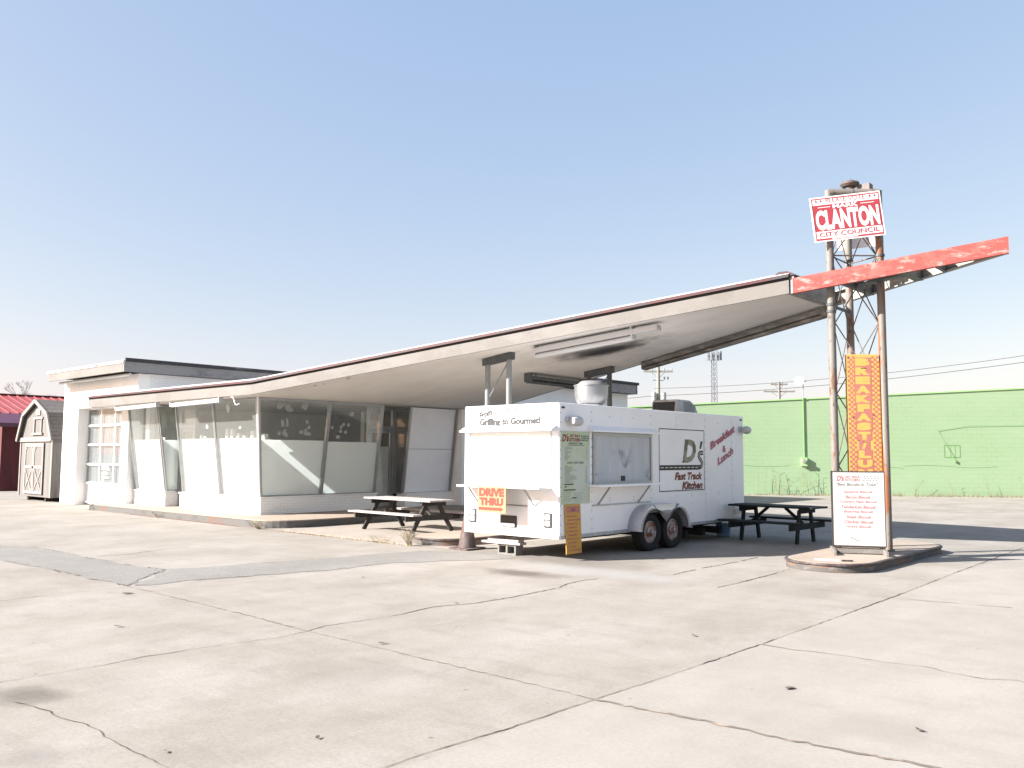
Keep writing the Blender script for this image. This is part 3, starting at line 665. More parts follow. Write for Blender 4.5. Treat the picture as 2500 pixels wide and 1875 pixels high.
# end fascia
B().hexa([(-6.42, 14.58, zc(-6.44)), (-6.36, 14.58, zc(-6.44)), (-6.36, 16.42, zc(-6.44)), (-6.42, 16.42, zc(-6.44))], [(-6.42, 14.58, zc(-6.44)+.3), (-6.36, 14.58, zc(-6.44)+.3), (-6.36, 16.42, zc(-6.44)+.3), (-6.42, 16.42, zc(-6.44)+.3)]).build('fascia', 'darkfascia', can)
B().hexa([(-6.72, 14.55, zc(-6.44)+.34), (-6.34, 14.58, zc(-6.44)+.32), (-6.34, 16.42, zc(-6.44)+.32), (-6.72, 16.42, zc(-6.44)+.34)], [(-6.66, 14.6, zc(-6.44)+.42), (-6.5, 14.62, zc(-6.44)+.42), (-6.5, 16.36, zc(-6.44)+.42), (-6.66, 16.36, zc(-6.44)+.42)]).build('flashing', 'drip', can)
# open V beams reaching past the tower
T = (-3.2, 15.40)
def zb(x): return zc(x)-.01
def beam(p, q, mt, name, lab, sgn):
    p3 = Vector((p[0], p[1], zb(p[0]))); q3 = Vector((q[0], q[1], zb(q[0]))); d = (q3-p3); n = Vector((-d.y, d.x, 0)).normalized()*sgn
    b = B()
    h = .27
    b.hexa([p3, q3, q3+n*.02, p3+n*.02], [p3+zz*h, q3+zz*h, q3+n*.02+zz*h, p3+n*.02+zz*h])
    b.hexa([p3+n*.02, q3+n*.02, q3+n*.1, p3+n*.1], [p3+n*.02+zz*.02, q3+n*.02+zz*.02, q3+n*.1+zz*.02, p3+n*.1+zz*.02])
    b.hexa([p3+n*.02+zz*(h-.02), q3+n*.02+zz*(h-.02), q3+n*.1+zz*(h-.02), p3+n*.1+zz*(h-.02)], [p3+n*.02+zz*h, q3+n*.02+zz*h, q3+n*.1+zz*h, p3+n*.1+zz*h])
    return b.build(name, mt, can, label=lab)
beam((-6.38, 14.57), (T[0]+.06, T[1]-.03), 'beamred', 'beam', 'faded red steel beam with flaking paint', 1)
beam((-6.38, 16.43), (T[0], T[1]+.05), 'beamcream', 'beam', 'cream painted rear beam', -1)
cross = B()
def yn(x): return 14.57+(x+6.38)*(T[1]-14.57)/(T[0]+6.38)
def yf(x): return 16.43+(x+6.38)*(T[1]-16.43)/(T[0]+6.38)
for x, wd in ((-5.62, .1), (-4.72, .14), (-4.2, .06)):
    cross.hexa([(x, yn(x)+.03, zb(x)), (x+wd, yn(x)+.03, zb(x)), (x+wd, yf(x)-.03, zb(x)), (x, yf(x)-.03, zb(x))], [(x, yn(x)+.03, zb(x)+.25), (x+wd, yn(x)+.03, zb(x)+.25), (x+wd, yf(x)-.03, zb(x)+.25), (x, yf(x)-.03, zb(x)+.25)])
cross.bar((-5.5, 15.3, zc(-5.5)+.12), (-4.75, 15.3, zc(-4.75)+.1), .22, .2)
cross.build('cross_beam', 'steeldark', can)
# canopy support frames
for y in (13.78, 17.5):
    s = B(); x0, x1 = -13.05, -12.42
    s.tube([(x0, y, .0), (x0, y, zc(x0)-.02)], .06, 14); s.tube([(x1, y, .0), (x1, y, zc(x1)-.02)], .06, 14)
    s = s.build('canopy_support', 'postgrey' if y < 15 else 'steeldark', can, smooth=True)
    B().hexa([(x0-.1, y-.08, zc(x0-.1)-.13), (x1+.1, y-.08, zc(x1+.1)-.13), (x1+.1, y+.08, zc(x1+.1)-.13), (x0-.1, y+.08, zc(x0-.1)-.13)],
             [(x0-.1, y-.08, zc(x0-.1)), (x1+.1, y-.08, zc(x1+.1)), (x1+.1, y+.08, zc(x1+.1)), (x0-.1, y+.08, zc(x0-.1))])
    c_ = B().hexa([(x0-.1, y-.08, zc(x0-.1)-.15), (x1+.1, y-.08, zc(x1+.1)-.15), (x1+.1, y+.08, zc(x1+.1)-.15), (x0-.1, y+.08, zc(x0-.1)-.15)],
             [(x0-.1, y-.08, zc(x0-.1)), (x1+.1, y-.08, zc(x1+.1)), (x1+.1, y+.08, zc(x1+.1)), (x0-.1, y+.08, zc(x0-.1))])
    c_.build('cap_beam', 'steeldark', s if False else can)
    r_ = B(); r_.tube([(x1, y, zc(x1)-.15), (x0, y, 2.95)], .014, 6); r_.tube([(x0, y, 2.93), (x1, y, 1.9)], .014, 6)
    r_.build('brace_rod', 'postgrey' if y < 15 else 'steeldark', can)
# small holes in the lining near the knee
b = B()
for (x, y) in ((-17.3, 12.25), (-17.05, 12.33), (-16.2, 12.4)):
    pts = [(x+.07*random.uniform(.3, 1)*math.cos(k), y+.06*random.uniform(.3, 1)*math.sin(k)) for k in range(7)]
    b.add([(p[0], p[1], zc(p[0])+.001) for p in reversed(pts)], [tuple(range(7))])
b.build('soffit_hole', 'gap', can)

# fluorescent fixtures
def fixture(name, p, q, wd, dp, label, mt='plastic', drop=.0, tube_len=1.0, hang=None):
    p, q = Vector(p), Vector(q); t = thing(name, (p+q)/2, label, 'light fitting', 'strip lights under the canopy')
    B().bar(p, q, wd, dp*.55).build('housing', mt, t, bevel=.006)
    c = p.lerp(q, tube_len); o = Vector((0, 0, -dp*.55))
    rr = (q-p).normalized().cross(zz)*wd*.2
    B().tube([p+o+rr, c+o+rr], dp*.22, 8).tube([p+o-rr, c+o-rr], dp*.22, 8).build('lamp_tube', mt, t, smooth=True)
    e = B()
    for k in (p, c): e.bar(k-(q-p).normalized()*.02, k+(q-p).normalized()*.02, wd*.9, dp*1.2)
    e.build('end_cap', mt, t)
    if hang:
        h = B()
        for f in (.12, .88): a = p.lerp(q, f); h.tube([a, a+Vector((0, 0, hang))], .015, 6)
        h.build('bracket', 'rod', t)
    return t
fixture('strip_light', (-26.6, 11.62, 3.12), (-23.9, 11.58, 3.15), .14, .10, 'white strip light under the eave beside the garage door', hang=.06)
fixture('strip_light', (-23.1, 11.6, 3.115), (-20.42, 11.56, 3.15), .14, .10, 'white strip light under the eave above the glass corner', hang=.06)
fixture('strip_light', (-11.64, 13.76, 3.93), (-8.97, 14.30, 4.24), .24, .19, 'long silver strip light under the near edge of the canopy', hang=.07, tube_len=.8)
fixture('strip_light', (-13.87, 16.1, 3.66), (-13.95, 18.6, 3.66), .26, .17, 'grimy dark strip light mounted crosswise under the canopy', mt='steeldark', hang=.13)
fixture('strip_light', (-11.6, 17.82, 3.965), (-6.5, 16.27, 4.54), .22, .17, 'long grimy strip light along the far edge of the canopy', mt='grimy', hang=.05)
b = B().tube([(-31.7, 11.85, 4.17), (-26.3, 11.85, 4.17)], .045, 10)
solo(b, 'tube_light', 'plastic', (-29, 11.85, 4.12), 'thin white tube lamp slung under the garage roof fascia', 'light fitting', smooth=True)
b = B().tube([(-20.35, 11.55, 3.2), (-20.2, 11.53, 3.22), (-19.9, 11.54, 3.2), (-19.7, 11.5, 3.17), (-19.6, 11.5, 3.0), (-19.5, 11.48, 2.97), (-19.35, 11.48, 3.0)], .018, 6)
solo(b, 'loose_cable', 'galv', (-19.9, 11.55, 3.0), 'loose curling cable dangling below the eave by the glass corner', 'cable', smooth=True)
b = B().tube([(-27.35, 12.15, .75), (-27.4, 12.0, .45), (-27.5, 11.8, .26), (-27.75, 11.55, .2), (-27.78, 11.45, .12), (-27.6, 11.35, .015)], .012, 6)
solo(b, 'power_cord', 'cord', (-27.5, 11.8, 0), 'thin black cord running down over the walkway kerb beside the garage door', 'cord', smooth=True)

# ------------------------------------------------------------------ food trailer
X0, X1, Y0, Y1, Z0, Z1 = -11.26, -9.05, 11.285, 17.88, .36, 2.64
tr = thing('food_trailer', (-10.15, 14.5, 0), 'white food trailer with two closed serving hatches parked under the canopy', 'food trailer')
body = B().box(X0, X1, Y0, Y1, Z0, Z1).build('body', 'trailer', tr, bevel=.02)
b = B().box(X0+.35, X1-.5, Y0+1.2, Y1-.1, .26, Z0-.002); b.build('chassis', 'dark', tr)
b = B()
b.box(X1, X1+.012, Y0+.03, 13.3, .362, .42); b.box(X1, X1+.012, 14.98, Y1-.02, .362, .42)
b.build('bottom_rail', 'trailerrail', tr)
b = B()
for y in (12.2, 13.15, 14.09, 15.02, 16.16, 17.33): b.box(X1, X1+.004, y-.012, y+.012, .43, 2.6)
b.box(X1, X1+.006, Y0+.02, Y0+.07, .42, 2.62)
sm_ = b.build('panel_seam', 'trailer', tr)
b = B()
def rivet(y, z, x=X1+.004): b.box(x, x+.004, y-.008, y+.008, z-.008, z+.008)
for y in (12.2, 14.09, 15.02, 16.16, 17.33):
    z = .5
    while z < 2.6:
        if not (y < 14.2 and 1.2 < z < 2.3 and y > 12.3): rivet(y, z)
        z += .155
for y in (12.75, 13.5, 15.6, 16.7):
    for z in (.95, 1.0+.45*0, 2.45): rivet(y, z, X1)
for y in (15.6, 16.7):
    for z in (.6, .8): rivet(y, z, X1)
z = .45
while z < 2.6: rivet(Y0+.045, z, X1+.006); z += .155
b.build('rivet', 'greyink', tr, kind='stuff')
rx, ry, rz_ = Vector((1, 0, 0)), Vector((0, 1, 0)), Vector((0, 0, 1))
# side hatch
hs = B().box(X1, X1+.035, 12.22, 12.27, 1.25, 2.16).box(X1, X1+.035, 14.04, 14.09, 1.25, 2.16).box(X1, X1+.035, 12.27, 14.04, 2.11, 2.16).box(X1, X1+.035, 12.27, 14.04, 1.25, 1.29).build('side_hatch', 'alu', tr)
sh = B().box(X1, X1+.012, 12.27, 14.04, 1.29, 2.11)
sh.build('shutter', 'shutter', hs)
B().box(X1+.012, X1+.03, 13.08, 13.19, 1.30, 1.39).build('latch', 'black', hs)
B().add([(X1, 12.12, 2.27), (X1, 14.2, 2.27), (X1, 14.2, 2.17), (X1, 12.12, 2.17), (X1+.13, 12.10, 2.19), (X1+.13, 14.22, 2.19), (X1+.13, 14.22, 2.165), (X1+.13, 12.10, 2.165)], [(0, 4, 5, 1), (4, 7, 6, 5), (3, 2, 6, 7), (0, 3, 7, 4), (1, 5, 6, 2)]).build('awning', 'trailer', hs)
sf = B().box(X1, X1+.30, 12.1, 14.07, 1.215, 1.25).build('serving_shelf', 'trailer', hs, bevel=.005)
b = B()
for y in (12.36, 13.62): b.bar((X1+.02, y, .90), (X1+.28, y, 1.215), .03, .012, (0, 1, 0))
b.build('shelf_brace', 'alu', hs); B().box(X1, X1+.015, 12.2, 14.06, .875, .90).build('shelf_rail', 'trailerrail', hs)
# rear hatch
hr = B().box(-11.14, -11.10, Y0-.03, Y0, 1.23, 2.16).box(-9.25, -9.21, Y0-.03, Y0, 1.23, 2.16).box(-11.10, -9.25, Y0-.03, Y0, 1.23, 1.26).build('rear_hatch', 'trailer', tr)
B().box(-11.10, -9.25, Y0-.012, Y0, 1.26, 2.13).build('shutter', 'shutterwhite', hr)
B().box(-10.23, -10.12, Y0-.03, Y0-.012, 1.27, 1.36).build('latch', 'galv', hr)
B().add([(-11.24, Y0, 2.27), (-9.08, Y0, 2.27), (-9.08, Y0, 2.17), (-11.24, Y0, 2.17), (-11.25, Y0-.15, 2.19), (-9.09, Y0-.15, 2.19), (-9.09, Y0-.15, 2.165), (-11.25, Y0-.15, 2.165)], [(0, 1, 5, 4), (4, 5, 6, 7), (7, 6, 2, 3), (0, 4, 7, 3), (1, 2, 6, 5)]).build('awning', 'shutterwhite', hr)
B().box(-11.14, -9.21, Y0-.32, Y0, 1.19, 1.225).build('serving_shelf', 'shutterwhite', hr, bevel=.005)
b = B()
for x in (-10.88, -9.57): b.bar((x, Y0-.02, .91), (x, Y0-.28, 1.19), .03, .012, (1, 0, 0))
b.build('shelf_brace', 'alu', hr); B().box(-11.09, -9.23, Y0-.012, Y0, .88, .90).build('shelf_rail', 'alu', hr)
for xa, xb in ((-11.12, -10.94), (-9.36, -9.19)):
    l = B().box(xa, xb, Y0-.02, Y0, .545, .795).build('tail_light', 'textink', tr, bevel=.012)
    B().box(xa+.035, xb-.035, Y0-.026, Y0-.018, .68, .765).box(xa+.035, xb-.035, Y0-.026, Y0-.018, .575, .66).build('lens', 'lens', l, bevel=.008)
pl_ = B().box(-10.34, -9.97, Y0-.022, Y0, .51, .71).build('plate_holder', 'black', tr, bevel=.02)
B().box(-10.32, -9.99, Y0-.04, Y0-.022, .515, .58).build('plate_shelf', 'galv', pl_, bevel=.008)
b = B().box(-10.4, -9.94, Y0-.01, Y0, 2.535, 2.575)
ml = b.build('marker_light_bar', 'shutterwhite', tr)
b = B()
for x in (-10.33, -10.17, -10.01): b.box(x-.018, x+.018, Y0-.022, Y0-.01, 2.545, 2.567)
b.build('marker_light', 'signred', ml)
b = B().box(X1, X1+.02, 11.36, 11.43, 2.545, 2.575).box(X1, X1+.02, 17.72, 17.79, 2.545, 2.575); b.build('marker_light', 'black', tr)
b = B(); put(b, 'From', (-10.88, Y0-.004, 2.395), (math.cos(.24), 0, math.sin(.24)), (-math.sin(.1), 0, math.cos(.1)), .32, .125, .06)
put(b, 'Grilling to Gourmet!', (-10.88, Y0-.004, 2.245), (1, 0, .005), rz_, 1.44, .165, .06)
b.build('lettering', 'textink', tr)
# flood lights
for yy in (11.45, 17.62):
    b = B(); sgn = 1
    b.tube([(X1, yy+.05, 2.36), (X1+.06, yy+.05, 2.36)], .05, 12)
    fl = b.build('flood_light', 'plastic', tr, smooth=True)
    b = B(); b.lathe([(.02, -.14), (.06, -.13), (.085, -.07), (.09, .02), (.075, .09), (.04, .13), (.01, .14)], (X1+.12, yy+.18, 2.335), 'Y', 18)
    b.build('lamp_head', 'plastic', fl, smooth=True)
# side lettering
b = B(); r_ = Vector((0, math.cos(.36), math.sin(.36)))
put(b, 'Breakfast', (X1+.006, 16.38, 1.875), r_, rz_, 1.15, .175, .055)
put(b, '&', (X1+.006, 16.90, 1.84), ry, rz_, .16, .15, .05)
put(b, 'Lunch', (X1+.006, 16.69, 1.545), r_, rz_, .74, .175, .055)
b.build('lettering', 'maroon', tr)
b = B(); put(b, 'EST 2-12-10', (X1+.006, 17.36, .51), ry, rz_, .42, .085, .0); b.build('lettering', 'greyink', tr)
# logo panel
lg = B().box(X1, X1+.008, 14.37, 16.11, 1.06, 2.29).build('logo_panel', 'trailer', tr)
xo = X1+.0095
b = B(); frame(b, (xo, 0, 0), ry, rz_, 14.37, 16.11, 1.06, 2.29, .018)
rectp(b, (xo, 0, 0), ry, rz_, 14.39, 15.87, 1.475, 1.575)
# road that climbs into the letter s
def ribbon(b, pts, wd, x):
    for i in range(len(pts)-1):
        p, q = Vector(pts[i]), Vector(pts[i+1]); d0 = (Vector(pts[min(i+1, len(pts)-1)])-Vector(pts[max(i-1, 0)])).normalized(); d1 = (Vector(pts[min(i+2, len(pts)-1)])-p).normalized()
        n0 = Vector((-d0.y, d0.x))*wd/2; n1 = Vector((-d1.y, d1.x))*wd/2
        b.quad((x, p.x-n0.x, p.y-n0.y), (x, q.x-n1.x, q.y-n1.y), (x, q.x+n1.x, q.y+n1.y), (x, p.x+n0.x, p.y+n0.y))
spts = [(15.87, 1.525), (15.95, 1.53), (16.0, 1.57), (16.01, 1.62), (15.97, 1.67), (15.91, 1.71), (15.88, 1.75), (15.89, 1.79), (15.93, 1.82), (16.06, 1.82)]
ribbon(b, spts, .09, xo)
put(b, "'", (xo, 15.90, 1.90), ry, rz_, .15, .16, .06, slant=.4)
b.build('road_graphic', 'black', lg)
b = B(); ribbon(b, spts[1:], .012, xo+.002)
for k in range(9): rectp(b, (xo+.002, 0, 0), ry, rz_, 14.42+k*.165, 14.53+k*.165, 1.52, 1.532)
b.build('road_marking', 'signwhite', lg)
b = B(); put(b, 'D', (xo+.001, 15.24, 1.62), ry, rz_, .58, .47, .05, slant=.22)
rectp(b, (xo+.0005, 0, 0), ry, rz_, 15.22, 15.45, 1.62, 1.65); rectp(b, (xo+.0005, 0, 0), ry, rz_, 15.33, 15.5, 2.055, 2.09)
b.build('lettering', 'bronze', lg)
for mt, dx, dz, bo, xx in (('black', .010, -.010, .045, .0), ('coral', 0, 0, .018, .0025)):
    b = B(); put(b, 'Fast Track', (xo+xx, 14.93+dx, 1.285+dz), ry, rz_, 1.1, .145, bo, slant=.35)
    put(b, 'Kitchen', (xo+xx, 15.2+dx, 1.095+dz), ry, rz_, .84, .15, bo, slant=.35); b.build('lettering', mt, lg)
# menu board
mb = B().box(X1, X1+.012, 11.335, 12.135, .935, 2.165).build('menu_board', 'greenpaper', tr)
xo = X1+.0135
b = B(); put(b, "D's", (xo, 11.36, 1.985), ry, rz_, .2, .13, .05, slant=.2); put(b, 'FAST TRACK', (xo, 11.565, 2.06), ry, rz_, .30, .05, .04, slant=.2); put(b, 'KITCHEN', (xo, 11.555, 1.99), ry, rz_, .31, .06, .05, slant=.2)
b.build('lettering', 'coral', mb)
b = B()
for i in range(6):
    for j in range(3):
        rectp(b, (xo, 0, 0), ry, rz_, 11.885+i*.038+(j % 2)*.019-.008*j, 11.905+i*.038+(j % 2)*.019-.008*j, 2.07-j*.035, 2.098-j*.035)
put(b, 'BREAKFAST ITEMS', (xo, 11.55, 1.94), ry, rz_, .38, .035, .01); put(b, 'LUNCH - SHORT ORDER', (xo, 11.5, 1.615), ry, rz_, .46, .035, .01)
for (y, ww, z) in ((11.42, .25, 1.26), (11.43, .06, 1.22), (11.41, .32, 1.165), (11.63, .13, 1.03)): rectp(b, (xo, 0, 0), ry, rz_, y, y+ww, z, z+.018)
b.build('lettering', 'black', mb)
b = B(); rectp(b, (xo, 0, 0), ry, rz_, 11.5, 11.98, 1.92, 1.93)
for k in range(11):
    rectp(b, (xo, 0, 0), ry, rz_, 11.43, 11.43+random.uniform(.08, .2), 1.885-k*.021, 1.891-k*.021); rectp(b, (xo, 0, 0), ry, rz_, 12.03, 12.055, 1.885-k*.021, 1.891-k*.021)
for k in range(16):
    rectp(b, (xo, 0, 0), ry, rz_, 11.43, 11.43+random.uniform(.08, .34), 1.575-k*.0185, 1.581-k*.0185); rectp(b, (xo, 0, 0), ry, rz_, 12.01, 12.05, 1.56-k*.0185, 1.567-k*.0185)
for k in range(10): rectp(b, (xo, 0, 0), ry, rz_, 11.40+(k % 2)*.3, 11.40+(k % 2)*.3+random.uniform(.1, .25), 1.13-k*.017, 1.135-k*.017)
b.build('lettering', 'greyink', mb)
# fender
h1, h2, hz = 13.79, 14.57, .345
n = 14; outer = []; inner = []
ca = math.acos(.39/.425)
for k in range(n+1):
    a = math.pi-(math.pi/2)*k/n; outer.append((h1+.50*math.cos(a), hz+.49*math.sin(a)))
    a = math.pi-(math.pi-ca)*k/n; inner.append((h1+.425*math.cos(a), hz+.43*math.sin(a)))
for k in range(n+1):
    a = math.pi/2-(math.pi/2)*k/n; outer.append((h2+.50*math.cos(a), hz+.49*math.sin(a)))
    a = math.pi-ca-(math.pi-ca)*k/n; inner.append((h2+.425*math.cos(a), hz+.43*math.sin(a)))
outer = [(outer[0][0], .385)]+outer+[(outer[-1][0], .385)]; inner = [(inner[0][0], .385)]+inner+[(inner[-1][0], .385)]
outer[1] = (outer[1][0], max(.39, outer[1][1])); b = B(); n = len(outer); xf = X1+.27
vs = [(xf, y, max(z, .385)) for y, z in outer]+[(xf, y, max(z, .385)) for y, z in inner]+[(X1, y, max(z, .385)) for y, z in outer]+[(X1+.02, y, max(z, .385)) for y, z in inner]
fs = []
for i in range(n-1): fs += [(i, i+1, n+i+1, n+i), (i, 2*n+i, 2*n+i+1, i+1)]
b.add(vs, fs); fo = b.build('fender', 'diamond', tr, smooth=True)
so = fo.modifiers.new('thick', 'SOLIDIFY'); so.thickness = .012
b = B().box(X1-.30, X1+.003, 13.43, 14.93, .3, .68); b.build('wheel_well', 'dark', tr)
for hy in (h1, h2):
    rim = B(); rim.lathe([(.205, -.02), (.21, 0), (.19, .005), (.17, -.03), (.10, -.035), (.09, .0), (.05, .015), (.045, .035), (.03, .04)], (X1+.165, hy, hz), 'X', 28)
    rim = rim.build('wheel', 'rim', tr, smooth=True)
    ty = B(); ty.lathe([(.205, -.2), (.30, -.21), (.345, -.18), (.355, -.12), (.355, -.02), (.345, .015), (.30, .035), (.24, .03), (.205, .0)], (X1+.165, hy, hz), 'X', 36, cap=False)
    ty.build('tyre', 'tyre', rim, smooth=True)
    hc = B(); hc.lathe([(.04, .03), (.04, .055), (.02, .065)], (X1+.165, hy, hz), 'X', 14); hc.build('hub_cap', 'galv', rim, smooth=True)
    nb = B()
    for k in range(8):
        a = k*math.pi/4; nb.lathe([(.022, -.034), (.022, -.026)], (X1+.165, hy+.135*math.cos(a), hz+.135*math.sin(a)), 'X', 8)
    nb.build('rim_hole', 'black', rim)
# roof fan
vf = B(); vf.lathe([(.22, 2.64), (.22, 2.74), (.235, 2.76)], (-10.2, 13.75, 0), 'Z', 30); vf = vf.build('roof_fan', 'stainless', tr, smooth=True)
B().lathe([(.22, 2.76), (.27, 2.785), (.315, 2.85), (.332, 2.95), (.335, 3.12), (.355, 3.125), (.35, 3.14), (.32, 3.145)], (-10.2, 13.75, 0), 'Z', 36).build('fan_bowl', 'stainless', vf, smooth=True)
B().lathe([(.30, 3.12), (.24, 3.19), (.20, 3.22), (.03, 3.23)], (-10.2, 13.75, 0), 'Z', 30).build('fan_lid', 'greyink', vf, smooth=True)
# roof air conditioner
ac = B().add([(-10.5, 16.35, 2.64), (-9.85, 16.35, 2.64), (-9.85, 17.35, 2.64), (-10.5, 17.35, 2.64), (-10.5, 16.42, 2.99), (-9.85, 16.42, 2.99), (-9.87, 17.0, 2.99), (-10.48, 17.0, 2.99), (-9.86, 17.22, 2.88), (-10.49, 17.22, 2.88)],
             [(3, 2, 1, 0), (0, 1, 5, 4), (4, 5, 6, 7), (7, 6, 8, 9), (9, 8, 2, 3), (1, 2, 8, 6, 5), (0, 4, 7, 9, 3)]).build('air_conditioner', 'acgrey', tr, bevel=.03)
B().add([(-10.45, 16.345, 2.68), (-9.9, 16.345, 2.68), (-9.9, 16.395, 2.94), (-10.45, 16.395, 2.94)], [(0, 1, 2, 3)]).build('grille', 'grille', ac)
b = B()
for k in range(9):
    for j in range(8):
        y = 16.68+k*.055
        if y > 17.05 and j < 2: continue
        b.box(-9.852, -9.842, y, y+.022, 2.93-j*.03, 2.945-j*.03)
b.build('louvre', 'greyink', ac)
b = B(); b.tube([(-10.15, Y1, .3), (-10.15, Y1+1.0, .32)], .04, 8).tube([(-10.7, Y1-.1, .3), (-10.15, Y1+1.0, .32)], .035, 8).tube([(-9.6, Y1-.1, .3), (-10.15, Y1+1.0, .32)], .035, 8).tube([(-10.15, Y1+.9, .02), (-10.15, Y1+.9, .6)], .035, 8)
b.build('drawbar', 'black', tr)
b = B()
for y in (15.6, 16.3, 17.0): b.box(X1-.8, X1-.15, y, y+.1, .1, .24)
b.build('axle_gear', 'dark', tr)
b = B().lathe([(.14, .004), (.17, .28), (.16, .28)], (-9.35, 17.45, 0), 'Z', 18)
solo(b, 'plastic_tub', 'blue', (-9.35, 17.45, 0), 'faded blue plastic tub in the shade beneath the front of the trailer', 'tub', smooth=True)

# drive thru sign hanging from the rear shelf
t = thing('drive_thru_sign', (-10.25, Y0-.33, .76), 'pale orange DRIVE THRU sign with an arrow, hung from the rear trailer shelf', 'sign')
B().box(-10.59, -9.93, Y0-.332, Y0-.322, .765, 1.215).build('panel', 'peach', t)
b = B(); ys = Y0-.3345
put(b, 'DRIVE', (-10.56, ys, 1.04), rx, rz_, .59, .145, .07); put(b, 'THRU', (-10.55, ys, .885), rx, rz_, .56, .135, .07)
rectp(b, (0, ys, 0), rx, rz_, -10.57, -10.06, .805, .855); b.add([(-10.06, ys, .79), (-9.985, ys, .83), (-10.06, ys, .87)], [(0, 1, 2)])
b.build('lettering', 'coral', t)
# combos sign
t = thing('combos_sign', (X1+.02, 11.65, .11), 'narrow orange price list reading COMBOS hanging at the trailer corner', 'sign')
tl = math.radians(-2)
B().hexa([(X1+.018, 11.46, .11), (X1+.03, 11.46, .11), (X1+.03, 11.88, .11), (X1+.018, 11.88, .11)], [(X1+.018, 11.42, .93), (X1+.03, 11.42, .93), (X1+.03, 11.84, .93), (X1+.018, 11.84, .93)]).build('panel', 'orange', t)
b = B(); xo = X1+.0325
put(b, 'COMBOS', (xo, 11.45, .80), ry, rz_, .36, .10, .05)
rectp(b, (xo, 0, 0), ry, rz_, 11.44, 11.82, .782, .786)
for k, (s1_, s2_) in enumerate((('1) Cheeseburger', 'Fries & Drink $6.25'), ('2) Hotdog, Fries', '& Drink $4.50'), ('3) Philly, Fries', '& Drink $7.00'), ('4) Rib-eye, Fries', '& Drink $7.99'), ('5) 2 Corndogs', 'Fries & Drink $5.00'))):
    z = .715-k*.126; put(b, s1_, (xo, 11.455+k*.004, z), ry, rz_, .02*len(s1_)-.02, .040, .03); put(b, s2_, (xo, 11.50+k*.004, z-.062), ry, rz_, .0175*len(s2_), .040, .03)
b.build('lettering', 'maroon', t)

# block and planks under the rear of the trailer
bl = B(); x0, x1, y0, y1 = -10.58, -10.15, 11.46, 11.66
for xa, xb in ((x0, x0+.035), (x0+.195, x0+.235), (x1-.035, x1)): bl.box(xa, xb, y0, y1, 0, .185)
for za, zb_ in ((0, .03), (.155, .185)):
    bl.box(x0+.035, x0+.195, y0+.001, y1-.001, za, zb_); bl.box(x0+.235, x1-.035, y0+.001, y1-.001, za, zb_)
bl.box(x0+.035, x1-.035, y1-.03, y1-.02, .03, .155)
solo(bl, 'cinder_block', 'block', (-10.37, 11.56, 0), 'hollow grey concrete block supporting planks under the rear of the trailer', 'concrete block')
solo(B().bar((-10.93, 11.5, .207), (-10.03, 11.52, .207), .19, .038), 'plank', 'woodwhite', (-10.45, 11.51, .188), 'longer lower grey plank lying directly on the concrete block', 'plank', 'planks stacked on the block', bevel=.004)
solo(B().bar((-10.82, 11.53, .252), (-10.06, 11.50, .252), .15, .045), 'plank', 'woodwhite', (-10.45, 11.51, .229), 'shorter upper grey plank wedged between lower plank and trailer', 'plank', 'planks stacked on the block', bevel=.004)
# traffic cone
t = thing('traffic_cone', (-11.54, 11.66, 0), 'faded grubby traffic cone standing at the back corner of the white trailer', 'traffic cone')
B().lathe([(.17, .03), (.165, .06), (.11, .38), (.055, .70), (.035, .76)], (-11.54, 11.66, 0), 'Z', 28).build('cone', 'cone', t, smooth=True)
B().prism(rounded(-11.80, -11.28, 11.40, 11.92, (.05,)*4, n=4), .0, .032).build('base', 'cone', t, bevel=.006)

# ------------------------------------------------------------------ picnic tables
def picnic(name, loc, rz, L, label, top_m, seat_m, leg_m, steep=False, nplank=5):
    t = thing(name, loc, label, 'picnic table', rz=rz)
    b = B(); W = .74; pw = W/nplank
    for k in range(nplank): b.box(-L/2+random.uniform(-.015, .015), L/2+random.uniform(-.015, .015), -W/2+k*pw+.004, -W/2+(k+1)*pw-.004, .70, .738)
    b.build('tabletop', top_m, t, bevel=.004, local=True)
    for s in (-1, 1):
        b = B()
        yc = s*.70
        b.box(-L/2+.0, L/2-.0, yc-.13, yc+.13, .405, .443)
        b.build('bench', seat_m, t, bevel=.004, local=True)
    top_y, bot_y = (.26, .40) if steep else (.17, .60)
    for e in (-1, 1):
        x = e*(L/2-.32)
        for s in (-1, 1):
            b = B().bar((x, s*top_y, .66), (x, s*bot_y, .0), .045, .10, (1, 0, 0) if False else (0, 1, 0))
            b.build('leg', leg_m, t, bevel=.003, local=True)
        b = B().bar((x+e*.046, -.82, .34), (x+e*.046, .82, .34), .04, .12)
        b.build('bench_support', leg_m, t, bevel=.003, local=True)
        b = B().bar((x+e*.046, -.36, .65), (x+e*.046, .36, .65), .04, .10); b.build('top_support', leg_m, t, bevel=.003, local=True)
        b = B().bar((x-e*.02, 0, .36), (x-e*.42, 0, .69), .06, .04, (0, 1, 0)); b.build('brace', leg_m, t, bevel=.003, local=True)
    return t
picnic('picnic_table', (-15.38, 13.55, .004), R(-2), 2.4, 'weathered picnic table with whitish top on the pale pad by the station', 'woodwhite', 'woodwhite', 'wooddark')
picnic('picnic_table', (-8.02, 17.28, .004), R(-1), 1.86, 'dark green picnic table in the shade between the trailer and the menu board', 'woodgreen', 'woodgreen', 'woodgreen', True, 4)

